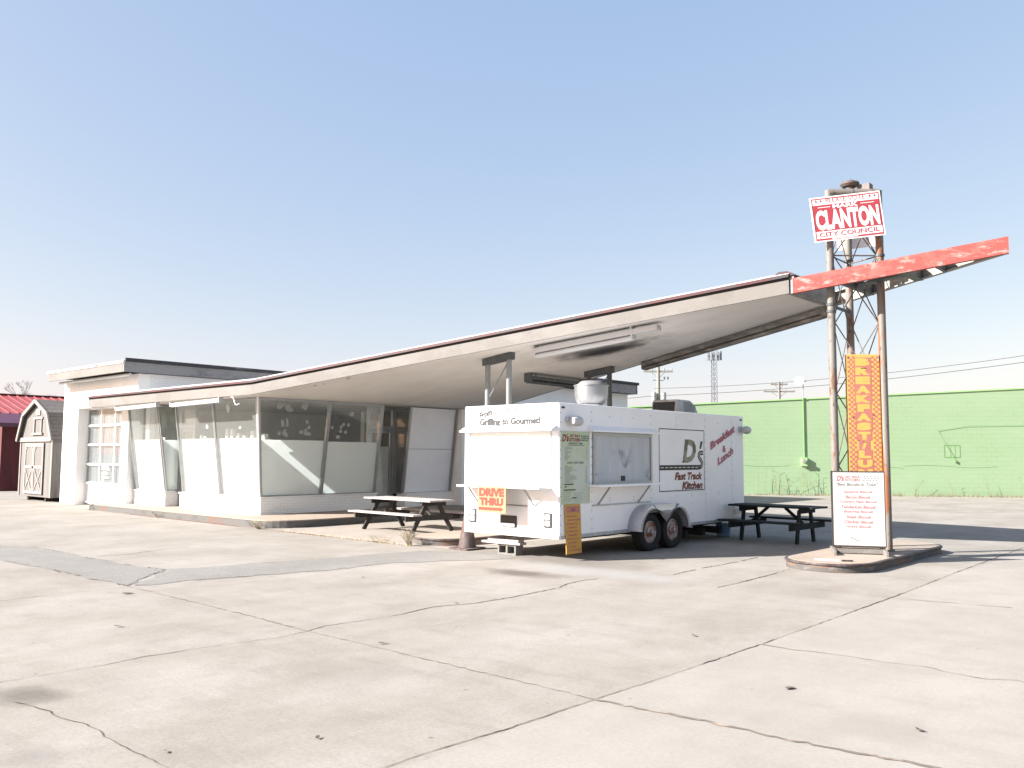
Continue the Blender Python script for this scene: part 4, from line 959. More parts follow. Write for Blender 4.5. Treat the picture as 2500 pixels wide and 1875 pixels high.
# ------------------------------------------------------------------ sign tower
LP = Vector((-5.85, 14.95, 0)); RP = Vector((-5.19, 15.53, 0)); BP = Vector((-5.86, 15.85, 0))
tw = thing('sign_tower', (-5.6, 15.4, .14), 'tall rusty three-legged lattice tower piercing the open tip of the canopy', 'sign tower')
for P_, mt in ((LP, 'pole'), (RP, 'polerust'), (BP, 'pole')):
    B().tube([P_+zz*.14, P_+zz*2.2, P_+zz*4.4, P_+zz*6.47], .067, 18).lathe([(.10, .14), (.10, .17)], (P_.x, P_.y, 0), 'Z', 18).build('pole', mt, tw, smooth=True)
b = B()
b.tube([LP+zz*6.43, RP+zz*6.43], .075, 14).tube([RP+zz*6.42, BP+zz*6.42], .07, 12).tube([BP+zz*6.42, LP+zz*6.42], .07, 12)
b.build('top_ring', 'pole', tw, smooth=True)
cx, cy = (LP+RP+BP).x/3+.0, (LP+RP+BP).y/3-.05
hd = B().lathe([(.08, 6.42), (.08, 6.60), (.13, 6.60), (.165, 6.64), (.165, 6.665), (.12, 6.68), (.10, 6.70), (.03, 6.70)], (cx, cy, 0), 'Z', 22).build('top_hub', 'hub', tw, smooth=True)
b = B().box(cx+.12, cx+.34, cy+.02, cy+.2, 6.5, 6.62)
for k in range(5):
    a = k*1.3; b.tube([(cx+.13*math.cos(a), cy+.13*math.sin(a), 6.66), (cx+.13*math.cos(a), cy+.13*math.sin(a), 6.72)], .008, 5)
b.box(cx-.32, cx-.1, cy-.03, cy+.03, 6.47, 6.52)
b.build('gearbox', 'rod', hd, bevel=.006)
nodes = [.35, 1.6, 2.85, 4.1, 5.3, 6.35]
for A_, B_ in ((LP, RP), (RP, BP), (BP, LP)):
    b = B(); d = (B_-A_).normalized()*.06
    for i in range(len(nodes)-1):
        z0, z1 = nodes[i], nodes[i+1]
        b.tube([A_+d+zz*z0, B_-d+zz*z1], .0105, 6); b.tube([A_+d+zz*z1, B_-d+zz*z0], .0105, 6)
    b.tube([A_+d+zz*5.3, B_-d+zz*5.3], .013, 6)
    b.build('brace_rods', 'rod', tw)
b = B()
for P_, z in ((LP, 4.42), (LP, 4.30), (BP, 5.35), (RP, 5.3)): b.lathe([(.07, z-.02), (.082, z-.02), (.082, z+.02), (.07, z+.02)], (P_.x, P_.y, 0), 'Z', 16)
b.bar(LP+zz*4.38+Vector((-.05, .1, 0)), LP+zz*4.38+Vector((-.22, .3, 0)), .03, .1); b.bar(LP+zz*4.4, BP+zz*4.4, .03, .05)
b.build('clamp', 'steeldark', tw)

nT = Vector((.629, -.778, 0)); eT = Vector((.778, .629, 0))
# campaign sign
def lp(a, b_, s): return Vector(a).lerp(Vector(b_), s)
TL, TR_, BR, BL = Vector((-6.066, 14.621, 6.295)), Vector((-5.122, 15.384, 6.43)), Vector((-5.043, 15.448, 5.635)), Vector((-5.992, 14.681, 5.506))
t = thing('campaign_sign', (BL+BR)/2, 'tilted red and white city council campaign sign wired to the top of the tower', 'sign')
W_ = ((TR_-TL).length+(BR-BL).length)/2; H_ = ((TL-BL).length+(TR_-BR).length)/2
er = ((TR_-TL)+(BR-BL)).normalized(); eu = nT.cross(er)*-1
eu = (Vector((0, 0, 1))-er*er.z).normalized()
cen = (TL+TR_+BR+BL)/4; O = cen-er*W_/2-eu*H_/2
nn_ = er.cross(eu).normalized()
if nn_.dot(nT) < 0: nn_ = -nn_
def slabsign(o, er, eu, W, H, n, th, name, mt, par):
    a = [o, o+er*W, o+er*W+eu*H, o+eu*H]
    return B().add([p-n*th for p in a]+a, [(0, 3, 2, 1), (4, 5, 6, 7), (0, 1, 5, 4), (1, 2, 6, 5), (2, 3, 7, 6), (3, 0, 4, 7)]).build(name, mt, par)
slabsign(O, er, eu, W_, H_, nn_, .015, 'panel', 'signwhite', t)
o1 = O+nn_*.002; o2 = O+nn_*.004
b = B(); m_ = .022
rectp(b, o1, er, eu, m_, W_-m_, m_, .055); rectp(b, o1, er, eu, m_, m_+.018, .055, H_-m_); rectp(b, o1, er, eu, W_-m_-.018, W_-m_, .055, H_-m_)
rectp(b, o1, er, eu, m_, W_-m_, H_-m_-.02, H_-m_); rectp(b, o1, er, eu, m_, W_-m_, .185, .655)
b.build('red_field', 'signred', t)
b = B(); put(b, 'CITY COUNCIL', o2+er*.09+eu*.08, er, eu, W_-.18, .085, .015)
put(b, 'PLEASE VOTE', o2+er*.27+eu*.685, er, eu, W_-.54, .08, -.005)
def star(b, x, y, r):
    pts = []
    for k in range(10):
        a = math.pi/2+k*math.pi/5; q = r if k % 2 == 0 else r*.4; pts.append(o2+er*(x+q*math.cos(a))+eu*(y+q*math.sin(a)))
    b.add([o2+er*x+eu*y]+pts, [(0, 1+k, 1+(k+1) % 10) for k in range(10)])
for x in (.10, .185, W_-.10, W_-.185): star(b, x, .725, .032)
b.build('lettering', 'signred', t)
b = B(); put(b, 'MARK', o2+er*.38+eu*.575, er, eu, W_-.78, .07, .04); put(b, 'CLANTON', o2+er*.06+eu*.20, er, eu, W_-.12, .36, .045)
rectp(b, o2, er, eu, .12, .34, .605, .615); rectp(b, o2, er, eu, W_-.36, W_-.12, .605, .615)
rectp(b, o2, er, eu, .3, .75, .032, .044)
b.build('lettering', 'signwhite', t)
# second sign behind, plain back
o = Vector((-6.02, 15.80, 5.57))-nT*0; e2 = Vector((.778, .629, .12)).normalized(); u2 = (zz-e2*e2.z).normalized(); n2 = Vector((e2.y, -e2.x, 0)).normalized()
t = thing('campaign_sign', o, 'plain white sign panel tied to the far side of the tower behind the red sign', 'sign')
slabsign(o, e2, u2, .80, .95, n2, .012, 'panel', 'signwhite', t)
# vertical breakfast sign
t = thing('breakfast_sign', (-5.45, 15.25, .95), 'tall narrow orange checkered sign spelling BREAKFAST down the tower', 'sign')
eB = (Vector((-5.237, 15.446, 0))-Vector((-5.656, 15.107, 0))).normalized(); nB = Vector((eB.y, -eB.x, 0)); WB = .545; zt, zb_ = 3.54, 1.06
oB = Vector((-5.66, 15.10, zb_))
slabsign(oB, eB, zz, WB, zt-zb_, nB, .10, 'panel', 'bfyellow', t)
slabsign(oB+eB*(WB+.001)-nB*.001, eB, zz, .012, zt-zb_-.12, nB, .16, 'side_edge', 'orangeedge', t)
b = B(); pt = .1607
CS = .0413; rowsN = int((zt-zb_)/CS)
keep = {}
for j in range(rowsN):
    for i in range(13):
        x = .006+i*CS; z = (zt-zb_)-.03-(j+1)*CS
        inner_ = (3 <= i <= 9)
        letterrow = (j*CS) % pt
        if (i+j) % 2 == 0 and not inner_: rectp(b, oB+nB*.002, eB, zz, x, x+CS*.98, z, z+CS*.98)
for k, ch in enumerate('BREAKFAST/LUNCH'):
    z1_ = (zt-zb_)-.055-k*pt; z0_ = z1_-pt
    if z0_ < 0: z0_ = 0.0
    wdt = .135 if ch in 'BREAKUNCHS' else .12
    if ch == '/': wdt = .085
    rectp(b, oB+nB*.0026, eB, zz, WB/2-wdt-.02, WB/2+wdt+.005, z0_, z1_)
b.build('checkers', 'bfred', t)
b = B()
for k, ch in enumerate('BREAKFAST/LUNCH'):
    z0_ = (zt-zb_)-.055-(k+1)*pt+.014; wdt = .25 if ch in 'BREAKUNCHS' else .21
    if ch == '/': wdt = .10
    if z0_ > 0: put(b, ch, oB+nB*.0036+eB*(WB/2-.0075-wdt/2)+zz*z0_, eB, zz, wdt, pt-.026, .09)
b.build('lettering', 'bfyellow', t)
b = B()
for (x, z, s, a) in ((.28, 2.235, .10, 0), (.09, 1.38, .05, .9), (.44, 1.41, .05, -.5), (.27, .95, .07, 0), (.16, .98, .03, -.4), (.02, 2.42, .03, .8)):
    rectp(b, oB+nB*.005+eB*x+zz*z, eB*math.cos(a)+zz*math.sin(a), zz*math.cos(a)-eB*math.sin(a), -s/2, s/2, -.006, .006)
b.build('tear', 'gap', t)
# standing menu board on the island
t = thing('menu_board', (-5.38, 14.66, .142), 'white stand-up breakfast price board on grey feet at the end of the island', 'menu board')
a = Vector((-5.735, 14.492, 0)); c_ = Vector((-5.01, 14.853, 0)); e = (c_-a).normalized(); n = Vector((e.y, -e.x, 0)); Wm = (c_-a).length
O = a+zz*.285; Hm = 1.215
slabsign(O, e, zz, Wm, Hm, n, .02, 'panel', 'boardwhite', t)
b = B(); 
for x0_, x1_, z0_, z1_ in ((-.018, 0, -.02, Hm+.02), (Wm, Wm+.014, -.02, Hm+.02), (0, Wm, Hm, Hm+.014), (0, Wm, -.03, 0)):
    p0 = O+e*x0_+zz*z0_; b.add([p0+n*.008, p0+e*(x1_-x0_)+n*.008, p0+e*(x1_-x0_)+zz*(z1_-z0_)+n*.008, p0+zz*(z1_-z0_)+n*.008, p0-n*.05, p0+e*(x1_-x0_)-n*.05, p0+e*(x1_-x0_)+zz*(z1_-z0_)-n*.05, p0+zz*(z1_-z0_)-n*.05],
       [(0, 1, 2, 3), (7, 6, 5, 4), (0, 4, 5, 1), (1, 5, 6, 2), (2, 6, 7, 3), (3, 7, 4, 0)])
b.build('frame', 'wooddark', t)
b = B()
for x in (.03, Wm-.03): b.bar(O+e*x-n*.03-zz*.15, O+e*x-n*.03+zz*.6, .03, .04, n)
b.build('upright', 'woodgrey', t)
b = B()
for x in (.0, Wm-.02): p0 = a+e*x+zz*.185; b.bar(p0+n*.32, p0-n*.45, .04, .085)
b.bar(a+zz*.2-n*.03, c_+zz*.2-n*.03, .03, .09)
b.build('foot', 'woodgrey', t, bevel=.004)
o2 = O+n*.002
b = B(); put(b, "D's", o2+e*.07+zz*1.06, e, zz, .13, .10, .05, .2); put(b, 'FAST TRACK', o2+e*.205+zz*1.115, e, zz, .24, .04, .03, .2); put(b, 'KITCHEN', o2+e*.20+zz*1.062, e, zz, .24, .045, .03, .2)
for k, s in enumerate(('Sausage Biscuit', 'Bacon Biscuit', 'Country Ham Biscuit', 'Tenderloin Biscuit', 'Bologna Biscuit', 'Steak Biscuit', 'Chicken Biscuit', 'Gravy Biscuit')):
    ww = .031*len(s); put(b, s, o2+e*(Wm/2-ww/2)+zz*(.855-k*.082), e, zz, ww, .054, .02, .25)
b.build('lettering', 'pinkink', t)
b = B(); put(b, '"Best Biscuits In Town"', o2+e*.06+zz*.985, e, zz, .66, .05, .015, .25); rectp(b, o2, e, zz, .1, .70, .965, .970)
b.build('lettering', 'paleink', t)
b = B()
for i in range(5):
    for j in range(3): x = .50+i*.05+(.02 if j == 1 else 0)-j*.006; rectp(b, o2, e, zz, x, x+.022, 1.13-j*.032, 1.15-j*.032)
b.build('checkers', 'greyink', t)
b = B()
for k in range(12):
    x = .27+k*.022; z = .13-.055*math.sin(min(1, k/6)*math.pi/2)+(.0 if k < 8 else (k-8)*.008); wv = .012*(1-k/13)
    rectp(b, o2, e, zz, x, x+.022, z, z+wv+.002)
b.build('swoosh', 'paleink', t)
# scrap on the island
b = B().bar((-5.62, 13.42, .15), (-5.28, 13.55, .15), .045, .014)
solo(b, 'wood_scrap', 'signwhite', (-5.45, 13.48, .142), 'thin white strip of scrap lying on the rounded end of the island', 'scrap', 'scraps on the island')
b = B().bar((-5.22, 13.5, .155), (-5.08, 13.58, .155), .04, .02)
solo(b, 'wood_scrap', 'wooddark', (-5.15, 13.54, .142), 'short dark stick of scrap lying on the rounded end of the island', 'scrap', 'scraps on the island')

# ------------------------------------------------------------------ green building behind
WA = math.atan2(.582, .8132)
gb = thing('green_building', (-18.633, 36.923, 0), 'long lime green painted block building across the back of the lot', 'building', rz=WA)
def gt(s): return 4.25+.047*s
b = B(); s0, s1 = -22, 62
b.hexa([(s0, 0, 0), (s1, 0, 0), (s1, 18, 0), (s0, 18, 0)], [(s0, 0, gt(s0)), (s1, 0, gt(s1)), (s1, 18, gt(s1)), (s0, 18, gt(s0))])
b.build('wall', 'green', gb, local=True)
B().hexa([(s0, -.04, gt(s0)), (s1, -.04, gt(s1)), (s1, .25, gt(s1)), (s0, .25, gt(s0))], [(s0, -.04, gt(s0)+.06), (s1, -.04, gt(s1)+.06), (s1, .25, gt(s1)+.06), (s0, .25, gt(s0)+.06)]).build('coping', 'greencap', gb, local=True)
b = B(); frame(b, (0, -.012, 0), rx, rz_, 8.76, 9.45, 1.75, 2.31, .02); rectp(b, (0, -.012, 0), rx, rz_, 9.02, 9.035, 1.77, 2.29); rectp(b, (0, -.012, 0), rx, rz_, 9.22, 9.235, 1.77, 2.29)
b.build('window_outline', 'conduit', gb, local=True)
b = B().tube([(20, -.03, 3.25), (12.2, -.03, 3.2), (9.73, -.03, 3.16), (8.51, -.03, 2.96), (8.9, -.04, 2.2), (9.22, -.05, 1.6)], .007, 5).box(9.19, 9.26, -.07, -.02, 1.53, 1.63)
b.build('wall_cable', 'conduit', gb, local=True)
b = B()
for s_, z_, q_ in ((-2, 1.35, 9), (4.5, 1.3, 6), (7.0, 1.35, 9)):
    pts = [(s_+k*.5, -.008, z_+.05*math.sin(k*.8)) for k in range(q_)]; b.tube(pts, .004, 4)
b.build('mortar_crack', 'conduit', gb, local=True)
# mast with round lamp and meter on the wall
gM = WM[gb.name]
def gw(x, y, z): return gM @ Vector((x, y, z))
t = thing('dish_mast', gw(2.66, -.1, 1.3), 'slim mast rising above the green wall with a round white dish, conduit and meter box', 'mast')
B().tube([gw(2.66, -.035, 1.6), gw(2.66, -.035, 4.4)], .022, 8).build('conduit', 'conduit', t, smooth=True)
B().tube([gw(2.66, -.07, 4.4), gw(2.66, -.07, 5.2)], .022, 8).build('pole', 'galv', t, smooth=True)
ds = B(); c_ = gw(2.46, -.2, 5.2); d_ = Vector((.3, -.95, .15)).normalized()
a1 = d_.cross(zz).normalized(); a2 = a1.cross(d_)
vs = []; fs = []
for i in range(7):
    r_ = .215*i/6
    for k in range(24): vs.append(c_+a1*r_*math.cos(k*math.pi/12)+a2*r_*math.sin(k*math.pi/12)+d_*(.06*(i/6)**2))
for i in range(6):
    for k in range(24): fs.append((i*24+k, i*24+(k+1) % 24, (i+1)*24+(k+1) % 24, (i+1)*24+k))
ds.add(vs, fs); ds.build('dish', 'signwhite', t, smooth=True)
B().tube([gw(2.66, -.07, 5.15), gw(2.5, -.12, 5.18)], .02, 6).tube([gw(2.66, -.07, 5.2), gw(2.8, -.1, 5.22)], .03, 6).build('dish_arm', 'galv', t)
mtr = B(); mtr.box(2.50, 2.76, -.16, -.0, 1.33, 1.72)
for v in mtr.v: v.xyz = gM @ v
mtr.build('meter_box', 'greencap', t)
B().tube([gw(2.6, -.15, 1.56), gw(2.6, -.26, 1.56)], .085, 14).build('meter_dial', 'galv', t, smooth=True)

# ------------------------------------------------------------------ weeds and grass
def stalk(b, x, y, h, lean=(0, 0), r=.006, twigs=5):
    p = [Vector((x, y, 0))]
    for k in range(1, 6):
        p.append(Vector((x+lean[0]*(k/5)**1.6*h+random.uniform(-.01, .01)*h, y+lean[1]*h*(k/5), h*k/5*(1-.25*abs(lean[0])*(k/5)))))
    b.tube(p, [r, r, r*.8, r*.7, r*.6, r*.4], 4)
    for _ in range(twigs):
        q = p[random.randint(2, 5)]; a = random.uniform(0, 6.28); l = h*random.uniform(.06, .16)
        b.tube([q, q+Vector((l*math.cos(a), l*math.sin(a)*.5, l*.8))], r*.6, 3)
def gweed(s, h, lean, tw, lab):
    b = B(); stalk(b, 0, 0, h, lean, .007, tw)
    if tw > 8:
        for k in range(3): stalk(b, random.uniform(-.15, .15), random.uniform(-.05, .05), h*random.uniform(.4, .8), (random.uniform(-.2, .2), 0), .007, 5)
    o = b.build('tall_weed', 'weed'); o.location = gw(s, -.25, 0); reg(o); o.rotation_euler = (0, 0, WA)
    return tag(o, lab, 'weed', 'weeds along the green wall')
gweed(.55, 1.1, (.02, 0), 4, 'straight thin weed nearest the trailer at the foot of the green wall')
gweed(.85, 1.3, (.05, 0), 6, 'second straight weed from the trailer along the green wall')
gweed(1.35, 1.35, (-.12, 0), 9, 'plumed tall weed left of the meter mast against the green wall')
gweed(1.55, 1.05, (.95, 0), 10, 'weed leaning far to the right below the meter box')
gweed(2.6, 1.25, (.03, 0), 10, 'dense upright weed clump directly under the meter box')
gweed(2.85, 1.15, (-.04, 0), 6, 'slim weed just right of the meter box clump')
gweed(7.35, .75, (.5, 0), 10, 'arching weed right of the tower at the foot of the green wall')
gweed(9.0, .75, (-.25, 0), 6, 'left-leaning weed under the painted window outline')
gweed(10.55, .9, (-.2, 0), 6, 'tall thin weed between the window outline and the picture edge')
gweed(12.0, .9, (-.2, 0), 6, 'rightmost tall weed at the foot of the green wall')
b = B()
for i in range(1500):
    s = random.uniform(-3, 16); 
    if random.random() > .35+.65*abs(math.sin(s*1.3)): continue
    h = random.uniform(.04, .2)*(1.2 if s > 6 else .8); p = gw(s, -random.uniform(.03, .35), 0); q = p+Vector((random.uniform(-.08, .08), random.uniform(-.08, .08), h)); w_ = eT*.012
    b.add([p-w_, p+w_, q], [(0, 1, 2)])
b.build('grass', 'straw', kind='stuff')
def tuft(loc, n, h, lab, spread=.3):
    b = B(); l = Vector(loc)
    for k in range(n):
        a = random.uniform(0, 6.28); r_ = random.uniform(.2, 1)*spread; hh = h*random.uniform(.4, 1)
        p = Vector((random.uniform(-.05, .05), random.uniform(-.05, .05), 0)); q = p+Vector((r_*math.cos(a), r_*math.sin(a), hh)); m = p.lerp(q, .5)+Vector((0, 0, hh*.15))
        b.tube([p, m, q], [.005, .004, .002], 3)
        for _ in range(2):
            a += random.uniform(-.8, .8); b.tube([m, m+Vector((.12*math.cos(a), .12*math.sin(a), .1))], .002, 3)
    o = b.build('dry_grass_tuft', 'straw'); o.location = l; return tag(o, lab, 'dry grass', 'dry grass tufts')
tuft((-18.1, 11.32, 0), 30, .16, 'spiky dry grass tuft at the rounded corner of the walkway kerb', .32)
tuft((-12.75, 11.28, 0), 40, .34, 'tall pale dry tuft at the end of the island beside the cone', .14)
tuft((-23.3, 11.4, 0), 14, .12, 'small dry tuft against the long walkway kerb below the doorway', .15)
tuft((-13.6, 11.3, 0), 22, .06, 'low straggly grass tuft in the red line near the picnic table', .3)
b = B()
for i in range(260):
    x = random.uniform(-17, -12.6); y = 11.33+(x+17)*-.02+random.uniform(-.05, .07); h = random.uniform(.02, .07)
    b.add([(x-.008, y, .004), (x+.008, y, .004), (x+random.uniform(-.04, .04), y+random.uniform(-.03, .03), h)], [(0, 1, 2)])
b.build('grass', 'straw', kind='stuff')
# leaves and debris
for (x, y, s, lab) in ((-10.9, 5.0, .09, 'flat dark leaf just below the corner of the asphalt patch on the left'), (-8.9, 4.0, .06, 'dark leaf scrap left of centre between the two long cracks'),
                       (-7.4, 7.3, .04, 'tiny leaf lying almost on the meandering crack toward the trailer'), (-2.9, 6.4, .06, 'largest dead leaf, alone on the slab right of the main joint'),
                       (-1.85, 6.0, .05, 'dark leaf near the brown stain at lower right'), (-5.0, 2.55, .03, 'small dark speck of leaf nearest the bottom edge, left of the main joint'),
                       (-4.55, 3.3, .035, 'small leaf at bottom centre just left of the main joint'), (-6.35, 5.3, .05, 'thin leaf beside the joint right of the crack crossing'),
                       (-4.4, 7.6, .04, 'small leaf left of the main joint in the middle of the lot'), (-9.9, 7.9, .04, 'small leaf on the concrete just below the asphalt strip')):
    b = B(); n = 8; b.add([(s*random.uniform(.5, 1)*math.cos(q*.785), s*.6*random.uniform(.5, 1)*math.sin(q*.785), .004+.012*random.random()) for q in range(n)], [tuple(range(n))])
    o = b.build('dead_leaf', 'leaf'); o.location = (x, y, .004); o.rotation_euler = (0, 0, random.uniform(0, 6)); tag(o, lab, 'leaf', 'leaves scattered on the lot')

# ------------------------------------------------------------------ barn shed at the far left
sx0, sx1, sy, sz = -36.2, -32.95, 12.2, .15
t = thing('barn_shed', (-34.6, 14, 0), 'weathered grey wooden barn-style shed with double doors left of the station', 'shed')
cxs = (sx0+sx1)/2; prof = [(sx0+.05, sz), (sx1-.05, sz), (sx1-.05, 2.25), (sx1-.50, 3.12), (cxs, 3.62), (sx0+.50, 3.12), (sx0+.05, 2.25)]
b = B(); n = len(prof)
b.add([(x, sy, z) for x, z in prof]+[(x, sy+3.6, z) for x, z in prof], [tuple(reversed(range(n))) if False else tuple(range(n)), tuple(reversed(range(n, 2*n)))]+[(i, n+i, n+(i+1) % n, (i+1) % n) for i in range(n)])
b.build('body', 'barn', t)
pts = [(sx1+.06, 2.2), (sx1-.45, 3.17), (cxs, 3.69), (sx0+.45, 3.17), (sx0-.06, 2.2)]
b = B()
for i in range(4):
    (xa, za), (xb, zb2) = pts[i], pts[i+1]
    b.hexa([(xa, sy-.1, za), (xa, sy+3.7, za), (xb, sy+3.7, zb2), (xb, sy-.1, zb2)], [(xa, sy-.1, za+.05), (xa, sy+3.7, za+.05), (xb, sy+3.7, zb2+.05), (xb, sy-.1, zb2+.05)])
b.build('roof', 'shingle', t)
b = B()
for i in range(4):
    (xa, za), (xb, zb2) = pts[i], pts[i+1]; b.bar((xa, sy-.13, za), (xb, sy-.13, zb2), .05, .13, (0, 0, 1))
b.box(sx0-.03, sx1+.03, sy-.06, sy-.01, 2.17, 2.33); b.box(sx0+.05, sx0+.15, sy-.03, sy-.005, sz, 2.17); b.box(sx1-.15, sx1-.05, sy-.03, sy-.005, sz, 2.17)
b.build('trim', 'barntrim', t)
lfw = B(); lfw.box(-34.92, -34.02, sy-.04, sy-.012, 3.0, 3.08).box(-34.85, -34.78, sy-.04, sy-.012, 2.5, 3.0).box(-34.16, -34.09, sy-.04, sy-.012, 2.5, 3.0).box(-35.0, -33.98, sy-.06, sy-.012, 2.42, 2.50)
lfw.build('loft_door', 'barntrim', t, label='small boarded loft door under the shed gable')
B().box(-34.72, -34.3, sy-.03, sy-.01, 3.15, 3.38).build('gable_vent', 'barntrim', t)
for a0, a1 in ((-35.55, -34.70), (-34.68, -33.75)):
    dd = B().box(a0, a1, sy-.035, sy-.008, .25, 2.12).build('door', 'barn', t)
    b = B(); b.box(a0, a0+.09, sy-.055, sy-.036, .25, 2.12).box(a1-.09, a1, sy-.055, sy-.036, .25, 2.12).box(a0+.09, a1-.09, sy-.055, sy-.036, 1.98, 2.12).box(a0+.09, a1-.09, sy-.055, sy-.036, 1.18, 1.29).box(a0+.09, a1-.09, sy-.055, sy-.036, .25, .36)
    b.bar((a0+.1, sy-.045, .37), (a1-.1, sy-.045, 1.17), .02, .06, (0, 0, 1)); b.bar((a0+.1, sy-.049, 1.17), (a1-.1, sy-.049, .37), .02, .06, (0, 0, 1))
    b.bar((a0+.09, sy-.045, 1.85), (a0+.22, sy-.045, 1.99), .02, .05, (0, 0, 1)); b.bar((a1-.09, sy-.045, 1.85), (a1-.22, sy-.045, 1.99), .02, .05, (0, 0, 1))
    b.build('door_batten', 'barntrim', dd)
B().box(-34.74, -34.66, sy-.09, sy-.056, 1.2, 1.26).build('door_latch', 'black', t)
b = B()
for x in (-35.4, -33.7): b.box(x, x+.12, sy+.05, sy+3.5, 0, sz)
b.build('skid', 'wooddark', t)

# red building behind the shed
t = thing('red_building', (-47, 18, 0), 'dark red building with ribbed red metal roof behind the wooden shed', 'building')
B().box(-56, -44.0, 14.02, 34, 0, 2.95).build('wall', 'redwall', t)
b = B()
def slope(xa, za, xb, zb2, y0, y1, th=.06): b.hexa([(xa, y0, za), (xb, y0, zb2), (xb, y1, zb2), (xa, y1, za)], [(xa, y0, za+th), (xb, y0, zb2+th), (xb, y1, zb2+th), (xa, y1, za+th)])
slope(-50, 4.72, -45.6, 3.58, 13.5, 34.3); slope(-57, 2.9, -50, 4.72, 13.5, 34.3)
y = 13.55
while y < 34.2: b.bar((-50, y, 4.80), (-45.6, y, 3.66), .05, .05); y += .42
b.build('roof', 'redroof', t)
b = B(); b.box(-50.1, -49.9, 13.5, 34.3, 4.77, 4.85); b.build('ridge_cap', 'redwall', t)
b = B(); slope(-45.6, 3.58, -43.5, 3.06, 13.5, 34.3); b.box(-43.52, -43.46, 13.5, 34.3, 2.95, 3.1); b.build('shaded_lower_roof', 'redroofshade', t)  # lower strip of the same red roof, its cast shadow put into the colour

# bare tree beyond
t = thing('bare_tree', (-94.4, 32.9, 0), 'leafless tree crown showing above the red roof', 'tree')
tb = B(); base = Vector((-94.4, 32.9, 0)); tb.tube([base, base+Vector((.1, 0, 3)), base+Vector((0, .1, 6))], [.25, .2, .12], 8)
tw_ = B()
def br(p, d, l, r, lev, tgt):
    q = p+d*l; tgt.tube([p, q], [r, r*.7], 4 if lev > 1 else 6, cap=False)
    if lev < 5:
        for _ in range(3 if lev < 4 else 4):
            nd = (d+Vector((random.uniform(-.8, .8), random.uniform(-.8, .8), random.uniform(-.15, .6)))).normalized(); br(q, nd, l*.68, r*.6, lev+1, tw_ if lev >= 1 else tgt)
for k in range(4): br(base+Vector((0, 0, 3.6+k*.6)), Vector((math.cos(k*1.7), math.sin(k*1.7), 1.1)).normalized(), 1.6, .09, 1, tb)
tb.build('trunk', 'twig', t); tw_.build('crown', 'twig', t)

# ------------------------------------------------------------------ poles, wires and mast behind
def upole(name, x, y, h, arms, label, trans=False, rz=WA):
    t = thing(name, (x, y, 0), label, 'utility pole', 'utility poles beyond the green building', rz)
    B().tube([(0, 0, 0), (0, 0, h)], [.16, .11], 10).build('pole', 'polewood', t, local=True, smooth=True)
    for z, l in arms:
        a = B().box(-l/2, l/2, -.06, .06, z-.06, z+.06).bar((-l*.25, 0, z), (0, 0, z-.5), .03, .03, (0, 1, 0)).bar((l*.25, 0, z), (0, 0, z-.5), .03, .03, (0, 1, 0)).build('crossarm', 'polewood', t, local=True)
        b = B()
        for k in (-.46, -.2, .2, .46): b.lathe([(.03, z+.06), (.05, z+.12), (.05, z+.2), (.02, z+.24)], (k*l, 0, 0), 'Z', 8)
        b.build('insulator', 'galv', a, local=True)
    if trans:
        for k in (-1, 1):
            B().lathe([(.16, h*.70-.35), (.18, h*.70-.33), (.18, h*.70+.3), (.14, h*.70+.36)], (k*.33, -.15, 0), 'Z', 14).build('transformer', 'galv', t, local=True, smooth=True)
        B().bar((-.4, 0, h-1.25), (.4, .25, h-1.25), .05, .05).lathe([(.04, h-1.2), (.07, h-1.0)], (.45, .2, 0), 'Z', 8).lathe([(.04, h-1.2), (.07, h-1.0)], (.7, .25, 0), 'Z', 8).build('cutout', 'galv', t, local=True)
    return t
upole('utility_pole', -31.96, 50.78, 8.2, [(7.55, 2.0)], 'nearer utility pole with a pair of transformers between canopy and trailer roof', True, rz=R(40))
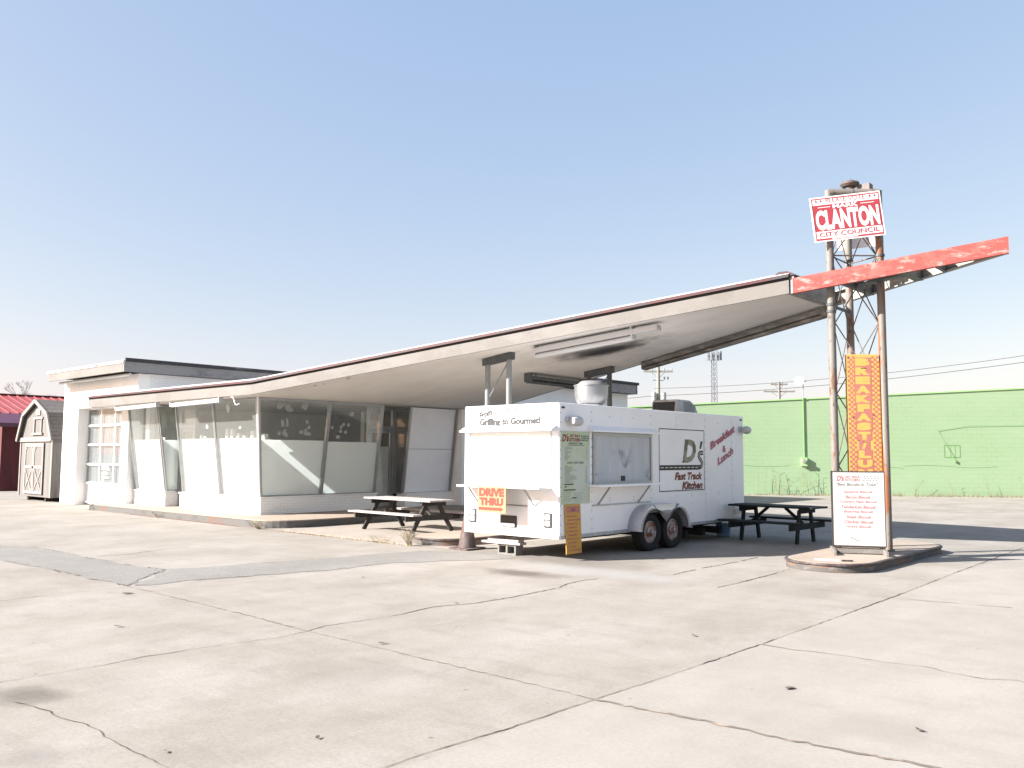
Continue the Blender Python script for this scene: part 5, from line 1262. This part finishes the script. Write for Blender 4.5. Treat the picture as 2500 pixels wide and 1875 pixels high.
upole('utility_pole', -31.23, 68.19, 7.95, [(7.75, 1.4), (7.15, 2.6)], 'farther utility pole with double crossarms left of the white dish', rz=R(40))
def wire(p, q, sag, r, label):
    p, q = Vector(p), Vector(q); pts = [p.lerp(q, k/16)-zz*sag*4*(k/16)*(1-k/16) for k in range(17)]
    b = B().tube(pts, r, 5, cap=False); solo(b, 'overhead_wire', 'wire', p, label, 'wire', 'wires beyond the green building')
wire((-55, 44, 5.2), (-31.96, 50.3, 5.85), .25, .018, 'lower overhead wire left of the transformer pole')
wire((-31.96, 50.3, 5.85), (-10.5, 54.0, 7.0), .30, .018, 'lower overhead wire sagging right from the transformer pole')
wire((-31.96, 50.3, 6.35), (-10.5, 54.0, 7.36), .35, .016, 'upper overhead wire running right from the transformer pole')
wire((-10.5, 54.0, 7.0), (12, 58, 8.9), .2, .018, 'lower overhead wire continuing past the right edge')
wire((-10.5, 54.0, 7.36), (12, 58, 9.6), .2, .016, 'upper overhead wire continuing past the right edge')
t = thing('cell_tower', (-86.2, 158, 0), 'tall slim lattice telephone mast far behind the green building', 'mast')
b = B(); Q = [Vector((.75*math.cos(a), .75*math.sin(a), 0)) for a in (0, 2.094, 4.189)]; base = Vector((-86.2, 158, 0))
for q_ in Q: b.tube([base+q_, base+q_*.8+zz*23], .07, 5)
for k in range(23):
    for i in range(3): b.tube([base+Q[i]*(1-.2*k/23)+zz*k, base+Q[(i+1) % 3]*(1-.2*(k+1)/23)+zz*(k+1)], .035, 3, cap=False); b.tube([base+Q[(i+1) % 3]*(1-.2*k/23)+zz*k, base+Q[i]*(1-.2*(k+1)/23)+zz*(k+1)], .035, 3, cap=False)
b.build('lattice', 'towergrey', t)
b = B()
for k in range(9):
    a = k*.698; c_ = base+Vector((1.45*math.cos(a), 1.45*math.sin(a), 21.5)); b.box(c_.x-.13, c_.x+.13, c_.y-.13, c_.y+.13, 21.3, 23.1); b.tube([base+zz*22.1, Vector((c_.x, c_.y, 22.1))], .04, 4)
b.tube([base+zz*23, base+zz*24], .04, 4)
b.build('antenna', 'towergrey', t)
